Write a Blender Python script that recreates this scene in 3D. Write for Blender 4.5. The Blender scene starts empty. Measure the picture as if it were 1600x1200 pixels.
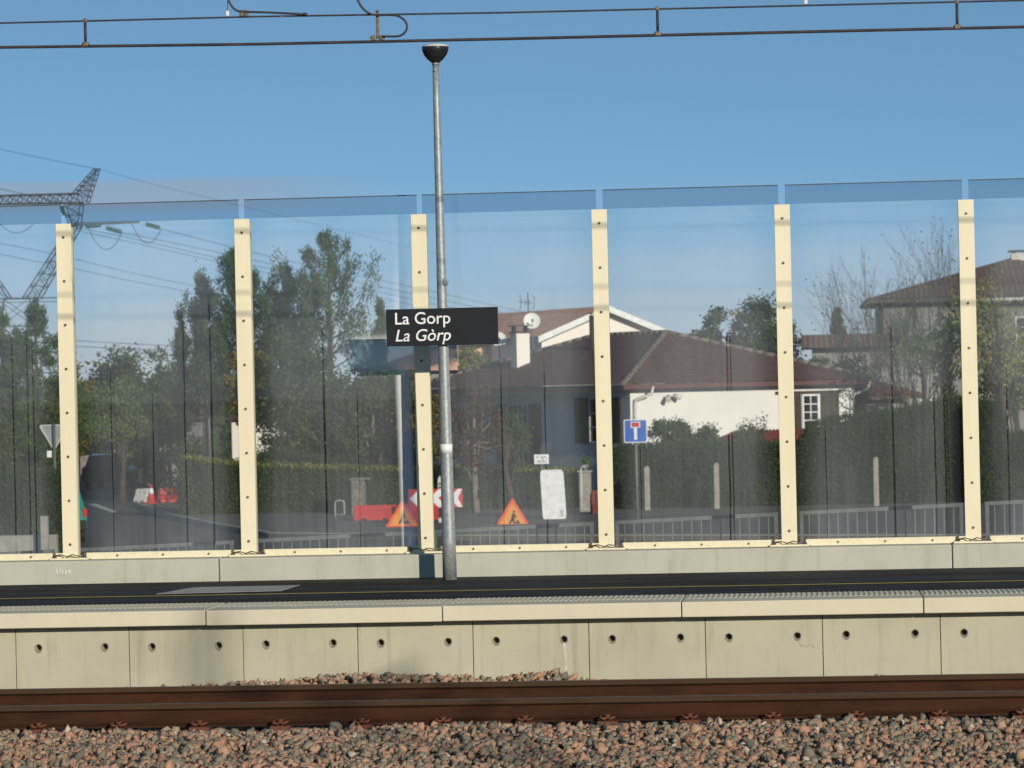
import bpy, bmesh, math, random
import numpy as np
from mathutils import Vector, Matrix, Euler

SC = bpy.context.scene
COL = SC.collection
R_ = math.radians

# ------------------------------------------------------------------ camera
CAM = Vector((0.0, 0.0, 2.30))
FPX = 5400.0                        # focal length in pixels of a 1600 wide picture
YAW, PITCH, ROLL = R_(4.75), R_(0.10), R_(-1.29)
ROT = Matrix.Rotation(YAW, 3, 'Z') @ Matrix.Rotation(math.pi / 2 + PITCH, 3, 'X') @ Matrix.Rotation(ROLL, 3, 'Z')
cd = bpy.data.cameras.new('camera')
cam = bpy.data.objects.new('camera', cd)
COL.objects.link(cam)
cam.matrix_world = Matrix.Translation(CAM) @ ROT.to_4x4()
cd.sensor_width = 36.0
cd.lens = FPX / 1600.0 * 36.0
cd.clip_start = 0.5
cd.clip_end = 6000
cd.dof.use_dof = True
cd.dof.focus_distance = 31.5
cd.dof.aperture_fstop = 5.6
SC.camera = cam

# ------------------------------------------------------------------ light
SUN_EL, SUN_AZ = R_(15.2), R_(30)    # azimuth: to the right of straight behind the camera
W = bpy.data.worlds.new('World')
SC.world = W
W.use_nodes = True
nt = W.node_tree
for n in list(nt.nodes):
    nt.nodes.remove(n)
out = nt.nodes.new('ShaderNodeOutputWorld')
bg = nt.nodes.new('ShaderNodeBackground')
bg.inputs['Strength'].default_value = 0.114
sky = nt.nodes.new('ShaderNodeTexSky')
sky.sky_type = 'NISHITA'
sky.sun_disc = False
sky.sun_elevation = SUN_EL
sky.sun_rotation = math.pi - SUN_AZ
sky.air_density = 1.0
sky.dust_density = 0.15
sky.ozone_density = 1.4
sky.altitude = 50
tc = nt.nodes.new('ShaderNodeTexCoord')
# the air is very clear: the sky a few degrees up is already as blue as it is higher up
vm = nt.nodes.new('ShaderNodeVectorMath'); vm.operation = 'MULTIPLY_ADD'
vm.inputs[1].default_value = (1, 1, 2.0)
vm.inputs[2].default_value = (0, 0, 0.22)
nt.links.new(tc.outputs['Generated'], vm.inputs[0])
vn = nt.nodes.new('ShaderNodeVectorMath'); vn.operation = 'NORMALIZE'
nt.links.new(vm.outputs[0], vn.inputs[0])
nt.links.new(vn.outputs[0], sky.inputs['Vector'])
# thin flat streaks of cloud low over the horizon
mp = nt.nodes.new('ShaderNodeMapping'); mp.inputs['Scale'].default_value = (5.0, 5.0, 46)
nt.links.new(tc.outputs['Generated'], mp.inputs['Vector'])
nz = nt.nodes.new('ShaderNodeTexNoise'); nz.inputs['Scale'].default_value = 1.6; nz.inputs['Detail'].default_value = 5
nz.inputs['Roughness'].default_value = 0.55
nt.links.new(mp.outputs[0], nz.inputs['Vector'])
cr = nt.nodes.new('ShaderNodeValToRGB')
cr.color_ramp.elements[0].position = 0.36; cr.color_ramp.elements[0].color = (0, 0, 0, 1)
cr.color_ramp.elements[1].position = 0.80; cr.color_ramp.elements[1].color = (1, 1, 1, 1)
nt.links.new(nz.outputs['Fac'], cr.inputs['Fac'])
sx = nt.nodes.new('ShaderNodeSeparateXYZ'); nt.links.new(tc.outputs['Generated'], sx.inputs[0])
el = nt.nodes.new('ShaderNodeMapRange'); el.clamp = True
for k, v in (('From Min', 0.012), ('From Max', 0.062), ('To Min', 1.0), ('To Max', 0.0)):
    el.inputs[k].default_value = v
nt.links.new(sx.outputs['Z'], el.inputs['Value'])
mm = nt.nodes.new('ShaderNodeMath'); mm.operation = 'MULTIPLY'
nt.links.new(cr.outputs['Color'], mm.inputs[0]); nt.links.new(el.outputs[0], mm.inputs[1])
m2 = nt.nodes.new('ShaderNodeMath'); m2.operation = 'MULTIPLY'; m2.inputs[1].default_value = 0.85
nt.links.new(mm.outputs[0], m2.inputs[0])
mix = nt.nodes.new('ShaderNodeMix'); mix.data_type = 'RGBA'
nt.links.new(m2.outputs[0], mix.inputs['Factor'])
tint = nt.nodes.new('ShaderNodeMix'); tint.data_type = 'RGBA'; tint.blend_type = 'MULTIPLY'; tint.inputs['Factor'].default_value = 1.0
tint.inputs['B'].default_value = (0.78, 1.0, 1.05, 1)
nt.links.new(sky.outputs[0], tint.inputs['A'])
nt.links.new(tint.outputs['Result'], mix.inputs['A'])
mix.inputs['B'].default_value = (4.1, 4.4, 4.9, 1)
# pale haze that thickens towards the horizon
hz_ = nt.nodes.new('ShaderNodeMapRange'); hz_.interpolation_type = 'SMOOTHSTEP'
for k, v in (('From Min', -0.02), ('From Max', 0.062), ('To Min', 0.90), ('To Max', 0.0)):
    hz_.inputs[k].default_value = v
nt.links.new(sx.outputs['Z'], hz_.inputs['Value'])
mixh = nt.nodes.new('ShaderNodeMix'); mixh.data_type = 'RGBA'
nt.links.new(hz_.outputs[0], mixh.inputs['Factor']); nt.links.new(mix.outputs['Result'], mixh.inputs['A'])
mixh.inputs['B'].default_value = (3.85, 3.8, 3.7, 1)
# one flat mauve cloud bank low on the left
def mr(sock, a, b, lo, hi):
    n_ = nt.nodes.new('ShaderNodeMapRange'); n_.interpolation_type = 'SMOOTHSTEP'
    for k, v in (('From Min', a), ('From Max', b), ('To Min', lo), ('To Max', hi)): n_.inputs[k].default_value = v
    nt.links.new(sock, n_.inputs['Value']); return n_.outputs[0]
def mul(a, b):
    n_ = nt.nodes.new('ShaderNodeMath'); n_.operation = 'MULTIPLY'
    nt.links.new(a, n_.inputs[0]); nt.links.new(b, n_.inputs[1]); return n_.outputs[0]
def addk(a, b, k):
    n_ = nt.nodes.new('ShaderNodeMath'); n_.operation = 'MULTIPLY_ADD'; n_.inputs[1].default_value = k
    nt.links.new(b, n_.inputs[0]); nt.links.new(a, n_.inputs[2]); return n_.outputs[0]
zc = addk(sx.outputs['Z'], nz.outputs['Fac'], 0.0045)
bank = mul(mul(mr(zc, 0.0545, 0.0585, 0, 1), mr(zc, 0.0635, 0.0665, 1, 0)), mr(sx.outputs['X'], -0.175, -0.105, 0.66, 0.0))
mixb = nt.nodes.new('ShaderNodeMix'); mixb.data_type = 'RGBA'
nt.links.new(bank, mixb.inputs['Factor']); nt.links.new(mixh.outputs['Result'], mixb.inputs['A'])
mixb.inputs['B'].default_value = (2.4, 2.95, 3.7, 1)
nt.links.new(mixb.outputs['Result'], bg.inputs['Color'])
nt.links.new(bg.outputs[0], out.inputs['Surface'])

sd = bpy.data.lights.new('sun', 'SUN')
sd.energy = 3.6
sd.angle = R_(0.53)
sd.color = (1.0, 0.91, 0.77)
sun = bpy.data.objects.new('sun', sd)
COL.objects.link(sun)
SUNV = Vector((math.sin(SUN_AZ) * math.cos(SUN_EL), -math.cos(SUN_AZ) * math.cos(SUN_EL), math.sin(SUN_EL)))
sun.rotation_euler = SUNV.to_track_quat('Z', 'Y').to_euler()
sun.location = SUNV * 60

SC.view_settings.view_transform = 'Standard'
SC.view_settings.look = 'None'
SC.view_settings.exposure = 0.15
SC.view_settings.gamma = 1.0
SC.cycles.max_bounces = 8
SC.cycles.transparent_max_bounces = 24
SC.cycles.caustics_reflective = False
SC.cycles.caustics_refractive = False

# ------------------------------------------------------------------ helpers
def ray(px, py):
    return ROT @ Vector(((px - 800) / FPX, -(py - 600) / FPX, -1.0))
def atY(px, py, Y):
    d = ray(px, py); return CAM + d * (Y / d.y)
def atZ(px, py, z):
    d = ray(px, py); return CAM + d * ((z - CAM.z) / d.z)
def gX(px, Y, py=800):
    return atY(px, py, Y).x

def tag(o, label=None, cat=None, group=None, kind=None):
    if label: o['label'] = label
    if cat: o['category'] = cat
    if group: o['group'] = group
    if kind: o['kind'] = kind
    return o
def thing(name, label, cat, loc=(0, 0, 0), group=None, rz=0.0):
    o = bpy.data.objects.new(name, None)
    o.empty_display_size = 0.2
    COL.objects.link(o)
    o.location = loc
    o.rotation_euler = (0, 0, rz)
    return tag(o, label, cat, group)
def kids(o):
    return [c for c in bpy.data.objects if c.parent == o]
def copy_tree(o, parent=None):
    c = o.copy(); COL.objects.link(c)
    if parent is not None:
        c.parent = parent
    for ch in kids(o):
        copy_tree(ch, c)
    return c

class MB:
    def __init__(s):
        s.v = []; s.f = []; s.sm = []; s.uv = {}
    def poly(s, pts, smooth=False, uv=None):
        b = len(s.v); s.v += [Vector(p) for p in pts]
        if uv: s.uv[len(s.f)] = uv
        s.f.append(tuple(range(b, b + len(pts)))); s.sm.append(smooth)
        return s
    def raw(s, verts, faces, smooth=False):
        b = len(s.v); s.v += [Vector(p) for p in verts]
        for f in faces:
            s.f.append(tuple(i + b for i in f)); s.sm.append(smooth)
        return s
    def box(s, c, size, rz=0.0, M=None):
        hx, hy, hz = [k / 2 for k in size]
        vs = [Vector((x, y, z)) for z in (-hz, hz) for x, y in ((-hx, -hy), (hx, -hy), (hx, hy), (-hx, hy))]
        if M is None: M = Matrix.Rotation(rz, 3, 'Z')
        vs = [M @ v + Vector(c) for v in vs]
        return s.raw(vs, [(3, 2, 1, 0), (4, 5, 6, 7), (0, 1, 5, 4), (1, 2, 6, 5), (2, 3, 7, 6), (3, 0, 4, 7)])
    def bx(s, a, b):
        a = Vector(a); b = Vector(b)
        return s.box((a + b) / 2, b - a)
    def bbox(s, a, b, ch=0.01):
        """box with its edges chamfered"""
        bm = bmesh.new()
        a = Vector(a); b = Vector(b)
        bmesh.ops.create_cube(bm, size=1)
        for v in bm.verts:
            v.co = Vector(((a.x + b.x) / 2 + v.co.x * (b.x - a.x), (a.y + b.y) / 2 + v.co.y * (b.y - a.y), (a.z + b.z) / 2 + v.co.z * (b.z - a.z)))
        bmesh.ops.bevel(bm, geom=list(bm.edges), offset=ch, segments=2, affect='EDGES', profile=0.5)
        bm.verts.index_update()
        s.raw([v.co.copy() for v in bm.verts], [tuple(v.index for v in f.verts) for f in bm.faces])
        bm.free(); return s
    def cyl(s, p0, p1, r0, r1=None, n=10, caps=True, smooth=True):
        p0 = Vector(p0); p1 = Vector(p1); r1 = r0 if r1 is None else r1
        d = (p1 - p0)
        if d.length < 1e-6: return s
        d.normalize()
        u = d.orthogonal().normalized(); w = d.cross(u)
        b = len(s.v)
        for p, r in ((p0, r0), (p1, r1)):
            for i in range(n):
                a = 2 * math.pi * i / n
                s.v.append(p + (u * math.cos(a) + w * math.sin(a)) * r)
        for i in range(n):
            j = (i + 1) % n
            s.f.append((b + i, b + j, b + n + j, b + n + i)); s.sm.append(smooth)
        if caps:
            s.f.append(tuple(b + i for i in reversed(range(n)))); s.sm.append(False)
            s.f.append(tuple(b + n + i for i in range(n))); s.sm.append(False)
        return s
    def tube(s, pts, r, n=8, r1=None):
        pts = [Vector(p) for p in pts]
        m = len(pts); r1 = r if r1 is None else r1
        b = len(s.v); up = None
        for k, p in enumerate(pts):
            d = (pts[min(k + 1, m - 1)] - pts[max(k - 1, 0)]).normalized()
            if up is None: up = d.orthogonal().normalized()
            up = (up - d * up.dot(d)).normalized(); w = d.cross(up)
            rr = r + (r1 - r) * k / max(1, m - 1)
            for i in range(n):
                a = 2 * math.pi * i / n
                s.v.append(p + (up * math.cos(a) + w * math.sin(a)) * rr)
        for k in range(m - 1):
            for i in range(n):
                j = (i + 1) % n
                s.f.append((b + k * n + i, b + k * n + j, b + (k + 1) * n + j, b + (k + 1) * n + i)); s.sm.append(True)
        s.f.append(tuple(b + i for i in reversed(range(n)))); s.sm.append(False)
        s.f.append(tuple(b + (m - 1) * n + i for i in range(n))); s.sm.append(False)
        return s
    def lathe(s, prof, c, n=24):
        c = Vector(c); b = len(s.v); m = len(prof)
        for r, z in prof:
            for i in range(n):
                a = 2 * math.pi * i / n
                s.v.append(c + Vector((r * math.cos(a), r * math.sin(a), z)))
        for k in range(m - 1):
            for i in range(n):
                j = (i + 1) % n
                s.f.append((b + k * n + i, b + k * n + j, b + (k + 1) * n + j, b + (k + 1) * n + i)); s.sm.append(True)
        s.f.append(tuple(b + i for i in reversed(range(n)))); s.sm.append(False)
        s.f.append(tuple(b + (m - 1) * n + i for i in range(n))); s.sm.append(False)
        return s
    def prism(s, poly, vec):
        """solid from a planar outline pushed along vec"""
        poly = [Vector(p) for p in poly]; vec = Vector(vec); n = len(poly)
        s.poly(poly); s.poly([p + vec for p in reversed(poly)])
        for i in range(n):
            j = (i + 1) % n
            s.poly([poly[j], poly[i], poly[i] + vec, poly[j] + vec])
        return s
    def build(s, name, mat, parent=None, world=False, merge=False):
        me = bpy.data.meshes.new(name)
        vs = s.v
        if parent is not None and world:
            Mi = parent.matrix_basis.inverted()
            vs = [Mi @ v for v in vs]
        me.from_pydata([tuple(v) for v in vs], [], s.f)
        me.polygons.foreach_set('use_smooth', s.sm)
        if s.uv:
            ul = me.uv_layers.new(name='UVMap')
            for fi, uvs in s.uv.items():
                p = me.polygons[fi]
                for li, uv in zip(p.loop_indices, uvs):
                    ul.data[li].uv = uv
        bm = bmesh.new(); bm.from_mesh(me)
        if merge:
            bmesh.ops.remove_doubles(bm, verts=bm.verts, dist=1e-4)
        bmesh.ops.recalc_face_normals(bm, faces=bm.faces)
        bm.to_mesh(me); bm.free()
        if mat:
            for m in (mat if isinstance(mat, (list, tuple)) else [mat]):
                me.materials.append(m)
        o = bpy.data.objects.new(name, me)
        COL.objects.link(o)
        if parent is not None: o.parent = parent
        return o

def np_mesh(name, V, Q, mat, parent=None, world=True):
    """quads or triangles from arrays"""
    V = np.asarray(V, np.float32); Q = np.asarray(Q, np.int32)
    if parent is not None and world:
        Mi = np.array(parent.matrix_basis.inverted())
        V = V @ Mi[:3, :3].T.astype(np.float32) + Mi[:3, 3].astype(np.float32)
    me = bpy.data.meshes.new(name)
    k = Q.shape[1]; n = len(Q)
    me.vertices.add(len(V)); me.vertices.foreach_set('co', V.astype(np.float32).ravel())
    me.loops.add(n * k); me.loops.foreach_set('vertex_index', Q.ravel())
    me.polygons.add(n); me.polygons.foreach_set('loop_start', np.arange(0, n * k, k, dtype=np.int32))
    me.update(calc_edges=True); me.validate()
    if mat: me.materials.append(mat)
    o = bpy.data.objects.new(name, me); COL.objects.link(o)
    if parent is not None: o.parent = parent
    return o

# ------------------------------------------------------------------ materials
class NT:
    def __init__(s, name):
        s.m = bpy.data.materials.new(name); s.m.use_nodes = True
        s.t = s.m.node_tree
        for n in list(s.t.nodes): s.t.nodes.remove(n)
        s.out = s.t.nodes.new('ShaderNodeOutputMaterial')
    def n(s, typ, **kw):
        nd = s.t.nodes.new(typ)
        for k, v in kw.items(): setattr(nd, k, v)
        return nd
    def l(s, a, b): s.t.links.new(a, b)
    def setin(s, sock, v):
        if isinstance(v, bpy.types.NodeSocket): s.l(v, sock)
        else: sock.default_value = v
    def math(s, op, a, b=0.0, c=None, clamp=False):
        nd = s.n('ShaderNodeMath', operation=op); nd.use_clamp = clamp
        s.setin(nd.inputs[0], a); s.setin(nd.inputs[1], b)
        if c is not None: s.setin(nd.inputs[2], c)
        return nd.outputs[0]
    def ss(s, v, a, b, lo=0.0, hi=1.0):
        nd = s.n('ShaderNodeMapRange', interpolation_type='SMOOTHSTEP')
        s.setin(nd.inputs['Value'], v)
        nd.inputs['From Min'].default_value = a; nd.inputs['From Max'].default_value = b
        nd.inputs['To Min'].default_value = lo; nd.inputs['To Max'].default_value = hi
        return nd.outputs[0]
    def noise(s, vec, scale, detail=4, rough=0.55):
        nd = s.n('ShaderNodeTexNoise'); nd.inputs['Scale'].default_value = scale
        nd.inputs['Detail'].default_value = detail; nd.inputs['Roughness'].default_value = rough
        if vec is not None: s.l(vec, nd.inputs['Vector'])
        return nd.outputs['Fac']
    def mapping(s, vec, scale, loc=(0, 0, 0)):
        nd = s.n('ShaderNodeMapping'); nd.inputs['Scale'].default_value = scale; nd.inputs['Location'].default_value = loc
        s.l(vec, nd.inputs['Vector']); return nd.outputs[0]
    def mixc(s, f, a, b):
        nd = s.n('ShaderNodeMix', data_type='RGBA')
        s.setin(nd.inputs['Factor'], f)
        for k, v in (('A', a), ('B', b)):
            if isinstance(v, bpy.types.NodeSocket): s.l(v, nd.inputs[k])
            else: nd.inputs[k].default_value = (*v, 1) if len(v) == 3 else v
        return nd.outputs['Result']
    def bump(s, h, strength=0.3, dist=0.01):
        nd = s.n('ShaderNodeBump'); nd.inputs['Strength'].default_value = strength; nd.inputs['Distance'].default_value = dist
        s.l(h, nd.inputs['Height']); return nd.outputs[0]
    def pos(s): return s.n('ShaderNodeNewGeometry').outputs['Position']
    def obj(s): return s.n('ShaderNodeTexCoord').outputs['Object']
    def bsdf(s, col, rough=0.7, metal=0.0, spec=0.5, normal=None):
        b = s.n('ShaderNodeBsdfPrincipled')
        if isinstance(col, bpy.types.NodeSocket): s.l(col, b.inputs['Base Color'])
        else: b.inputs['Base Color'].default_value = (*col, 1)
        s.setin(b.inputs['Roughness'], rough); b.inputs['Metallic'].default_value = metal
        b.inputs['Specular IOR Level'].default_value = spec
        if normal is not None: s.l(normal, b.inputs['Normal'])
        return b
    def done(s, sh):
        s.l(sh.outputs[0] if hasattr(sh, 'outputs') else sh, s.out.inputs['Surface']); return s.m

def mat(name, c, c2=None, scale=6.0, rough=0.7, metal=0.0, spec=0.4, bump=0.0, bscale=40.0, bdist=0.01):
    t = NT(name); p = t.pos()
    c2 = c2 or tuple(k * 0.82 for k in c)
    col = t.mixc(t.ss(t.noise(p, scale), 0.3, 0.7), c, c2)
    nm = t.bump(t.noise(p, bscale, 3), bump, bdist) if bump else None
    return t.done(t.bsdf(col, rough, metal, spec, nm))

def leaf_mat(name, cols, trans=0.22, rough=0.6):
    t = NT(name)
    g = t.n('ShaderNodeNewGeometry')
    r = t.n('ShaderNodeValToRGB'); r.color_ramp.interpolation = 'LINEAR'
    els = r.color_ramp.elements
    while len(els) < len(cols): els.new(0.5)
    for i, c in enumerate(cols):
        els[i].position = i / (len(cols) - 1); els[i].color = (*c, 1)
    big = t.noise(g.outputs['Position'], 0.7, 2)
    f = t.math('ADD', t.math('MULTIPLY', g.outputs['Random Per Island'], 0.6), t.math('MULTIPLY', t.ss(big, 0.3, 0.7), 0.4))
    t.l(f, r.inputs['Fac'])
    d = t.bsdf(r.outputs['Color'], rough, 0, 0.15)
    tr = t.n('ShaderNodeBsdfTranslucent'); t.l(r.outputs['Color'], tr.inputs['Color'])
    mx = t.n('ShaderNodeMixShader'); mx.inputs[0].default_value = trans
    t.l(d.outputs[0], mx.inputs[1]); t.l(tr.outputs[0], mx.inputs[2])
    return t.done(mx)

def concrete_mat(name, c, stain, streaks=0.5, rough=0.85):
    t = NT(name); p = t.pos()
    a = t.noise(p, 1.3, 6, 0.6); b = t.noise(p, 9, 5, 0.65)
    st = t.noise(t.mapping(p, (7, 7, 0.7)), 1.5, 5, 0.6)
    f = t.math('ADD', t.math('MULTIPLY', t.ss(a, 0.35, 0.7), 0.5), t.math('MULTIPLY', t.ss(st, 0.5, 0.75), streaks), clamp=True)
    col = t.mixc(f, c, stain)
    col = t.mixc(t.ss(b, 0.55, 0.8, 0, 0.35), col, tuple(k * 0.7 for k in c))
    fine = t.noise(p, 160, 3)
    col = t.mixc(t.ss(fine, 0.35, 0.75, 0, 0.22), col, tuple(min(1, k * 1.3) for k in c))
    pits = t.n('ShaderNodeTexVoronoi'); pits.inputs['Scale'].default_value = 14
    t.l(p, pits.inputs['Vector'])
    col = t.mixc(t.ss(pits.outputs['Distance'], 0.035, 0.06, 0.55, 0), col, tuple(k * 0.35 for k in c))
    return t.done(t.bsdf(col, rough, 0, 0.3, t.bump(fine, 0.25, 0.004)))

M = {}
M['panel'] = concrete_mat('panel_concrete', (0.455, 0.435, 0.325), (0.325, 0.31, 0.225), 0.7)
M['coping'] = concrete_mat('coping_concrete', (0.62, 0.565, 0.42), (0.53, 0.48, 0.36), 0.25)
M['plinth'] = concrete_mat('plinth_concrete', (0.47, 0.465, 0.385), (0.36, 0.36, 0.29), 0.7)
M['sleeper'] = concrete_mat('sleeper_concrete', (0.28, 0.25, 0.20), (0.18, 0.15, 0.11), 0.3)
M['chalk'] = mat('chalk', (0.75, 0.74, 0.68), rough=0.9)
M['hole'] = mat('hole_inside', (0.06, 0.055, 0.045), rough=0.95)
M['rim'] = mat('hole_rim', (0.27, 0.25, 0.185), (0.17, 0.155, 0.115), scale=60, rough=0.95)
def cream_mat():
    t = NT('cream_paint'); p = t.pos()
    a = t.noise(t.mapping(p, (6, 6, 0.6)), 1.0, 4); b = t.noise(p, 26, 4, 0.7)
    col = t.mixc(t.ss(a, 0.3, 0.7), (0.80, 0.73, 0.52), (0.75, 0.68, 0.475))
    sz = t.n('ShaderNodeSeparateXYZ'); t.l(p, sz.inputs[0])
    low = t.math('MULTIPLY', t.ss(sz.outputs['Z'], 0.78, 1.25, 1.0, 0.0), t.ss(b, 0.40, 0.72, 0.0, 0.22))
    col = t.mixc(low, col, (0.40, 0.34, 0.22))
    col = t.mixc(t.ss(b, 0.66, 0.8, 0, 0.25), col, (0.55, 0.46, 0.30))
    return t.done(t.bsdf(col, 0.45, 0, 0.4))
M['cream'] = cream_mat()
M['bolt'] = mat('bolt_steel', (0.22, 0.19, 0.14), (0.14, 0.12, 0.09), rough=0.5, metal=0.6)
M['black'] = mat('black_metal', (0.018, 0.02, 0.022), (0.012, 0.013, 0.015), rough=0.35)
M['galv'] = mat('galvanised_steel', (0.36, 0.385, 0.385), (0.25, 0.275, 0.28), scale=26, rough=0.5, metal=0.35, bump=0.12, bscale=60)
M['galv_dull'] = mat('galvanised_rail', (0.19, 0.195, 0.195), (0.14, 0.145, 0.145), scale=10, rough=0.6, metal=0.3)
M['white'] = mat('white_plastic', (0.80, 0.80, 0.78), (0.72, 0.72, 0.70), rough=0.5)
M['lampglass'] = mat('lamp_cover', (0.62, 0.60, 0.55), rough=0.25)
M['signblack'] = mat('sign_black', (0.010, 0.011, 0.013), (0.013, 0.014, 0.016), rough=0.38)
M['letter'] = mat('letter_white', (0.86, 0.86, 0.85), rough=0.5)
M['wire'] = mat('wire_copper', (0.035, 0.028, 0.03), (0.06, 0.045, 0.04), rough=0.6, metal=0.2)
M['clamp'] = mat('clamp_bronze', (0.22, 0.18, 0.12), (0.12, 0.09, 0.06), scale=30, rough=0.5, metal=0.5)
M['line'] = mat('pylon_wire', (0.10, 0.11, 0.12), rough=0.6)
M['pylon'] = mat('pylon_steel', (0.075, 0.085, 0.09), (0.055, 0.06, 0.065), rough=0.7, metal=0.2)
M['insul'] = mat('insulator_glass', (0.03, 0.12, 0.11), rough=0.2)

def rail_mat():
    t = NT('rail_rust'); p = t.pos()
    a = t.noise(t.mapping(p, (1.2, 6, 6)), 2, 6, 0.65); b = t.noise(p, 60, 4, 0.7)
    col = t.mixc(t.ss(a, 0.3, 0.7), (0.058, 0.023, 0.011), (0.034, 0.014, 0.008))
    col = t.mixc(t.ss(b, 0.5, 0.8, 0, 0.4), col, (0.075, 0.030, 0.014))
    sz = t.n('ShaderNodeSeparateXYZ'); t.l(p, sz.inputs[0])
    col = t.mixc(t.ss(sz.outputs['Z'], -0.048, -0.040, 0, 0.75), col, (0.066, 0.042, 0.025))
    c = t.noise(t.mapping(p, (0.5, 2, 2)), 5, 3)
    col = t.mixc(t.ss(c, 0.66, 0.74, 0, 0.5), col, (0.085, 0.036, 0.014))
    return t.done(t.bsdf(col, 0.85, 0.0, 0.12, t.bump(b, 0.4, 0.002)))
M['rail'] = rail_mat()
def railtop_mat():
    t = NT('rail_worn_top'); p = t.pos()
    a = t.noise(t.mapping(p, (0.8, 8, 8)), 3, 5)
    col = t.mixc(t.ss(a, 0.3, 0.7), (0.16, 0.12, 0.075), (0.095, 0.068, 0.042))
    return t.done(t.bsdf(col, 0.5, 0.35, 0.5))
M['railtop'] = railtop_mat()
M['clip'] = mat('clip_rust', (0.17, 0.055, 0.022), (0.09, 0.035, 0.02), scale=40, rough=0.75)

def ballast_mat():
    t = NT('ballast_stone'); g = t.n('ShaderNodeNewGeometry')
    r = t.n('ShaderNodeValToRGB'); r.color_ramp.interpolation = 'CONSTANT'
    cs = [(0.41, 0.225, 0.14), (0.195, 0.185, 0.135), (0.46, 0.265, 0.17), (0.31, 0.245, 0.17), (0.33, 0.175, 0.11),
          (0.14, 0.14, 0.11), (0.42, 0.275, 0.18), (0.235, 0.215, 0.155), (0.39, 0.23, 0.15), (0.19, 0.165, 0.125), (0.43, 0.23, 0.15), (0.31, 0.24, 0.165), (0.5, 0.43, 0.33)]
    els = r.color_ramp.elements
    while len(els) < len(cs): els.new(0.5)
    for i, c in enumerate(cs):
        els[i].position = i / len(cs) if i < 12 else 0.97; els[i].color = (*c, 1)
    t.l(g.outputs['Random Per Island'], r.inputs['Fac'])
    n1 = t.noise(g.outputs['Position'], 45, 5, 0.7)
    col = t.mixc(t.ss(n1, 0.35, 0.75, 0, 0.4), r.outputs['Color'], (0.28, 0.20, 0.125))
    n2 = t.noise(g.outputs['Position'], 120, 3, 0.7)
    return t.done(t.bsdf(col, 0.9, 0, 0.2, t.bump(n2, 0.5, 0.004)))
M['ballast'] = ballast_mat()
M['ballast_dirt'] = mat('ballast_dust', (0.085, 0.062, 0.045), (0.05, 0.04, 0.032), scale=12, rough=1.0, bump=0.6, bscale=30)

def asphalt_mat():
    t = NT('platform_asphalt'); p = t.pos()
    a = t.noise(t.mapping(p, (0.55, 1.6, 1)), 1.1, 4, 0.5); b = t.noise(p, 220, 3)
    col = t.mixc(t.ss(a, 0.5, 0.60), (0.010, 0.010, 0.012), (0.024, 0.020, 0.018))
    col = t.mixc(t.ss(b, 0.55, 0.8, 0, 0.5), col, (0.04, 0.038, 0.036))
    rg = t.ss(a, 0.48, 0.62, 0.62, 0.85)
    return t.done(t.bsdf(col, rg, 0, 0.12, t.bump(b, 0.5, 0.004)))
M['asphalt'] = asphalt_mat()
M['yellow'] = mat('yellow_line_paint', (0.66, 0.50, 0.06), (0.5, 0.38, 0.05), scale=9, rough=0.7)
M['patch'] = mat('pale_slab', (0.33, 0.33, 0.32), (0.25, 0.25, 0.25), scale=5, rough=0.8)
M['road'] = mat('road_asphalt', (0.060, 0.060, 0.062), (0.045, 0.045, 0.047), scale=1.5, rough=0.85, bump=0.4, bscale=50)
M['pave'] = mat('pavement', (0.12, 0.105, 0.085), (0.085, 0.075, 0.062), scale=1.2, rough=0.9, bump=0.4, bscale=30)
M['kerb'] = mat('kerb_stone', (0.32, 0.31, 0.28), (0.24, 0.23, 0.2), scale=4, rough=0.9)
M['roadpaint'] = mat('road_paint', (0.5, 0.5, 0.48), rough=0.7)
def ground_mat():
    t = NT('grass_ground'); p = t.pos()
    a = t.noise(p, 0.25, 5); b = t.noise(p, 6, 5, 0.7)
    col = t.mixc(t.ss(a, 0.35, 0.65), (0.045, 0.052, 0.020), (0.085, 0.068, 0.035))
    col = t.mixc(t.ss(b, 0.4, 0.8, 0, 0.6), col, (0.03, 0.032, 0.014))
    return t.done(t.bsdf(col, 0.95, 0, 0.15, t.bump(b, 0.6, 0.05)))
M['ground'] = ground_mat()

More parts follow.
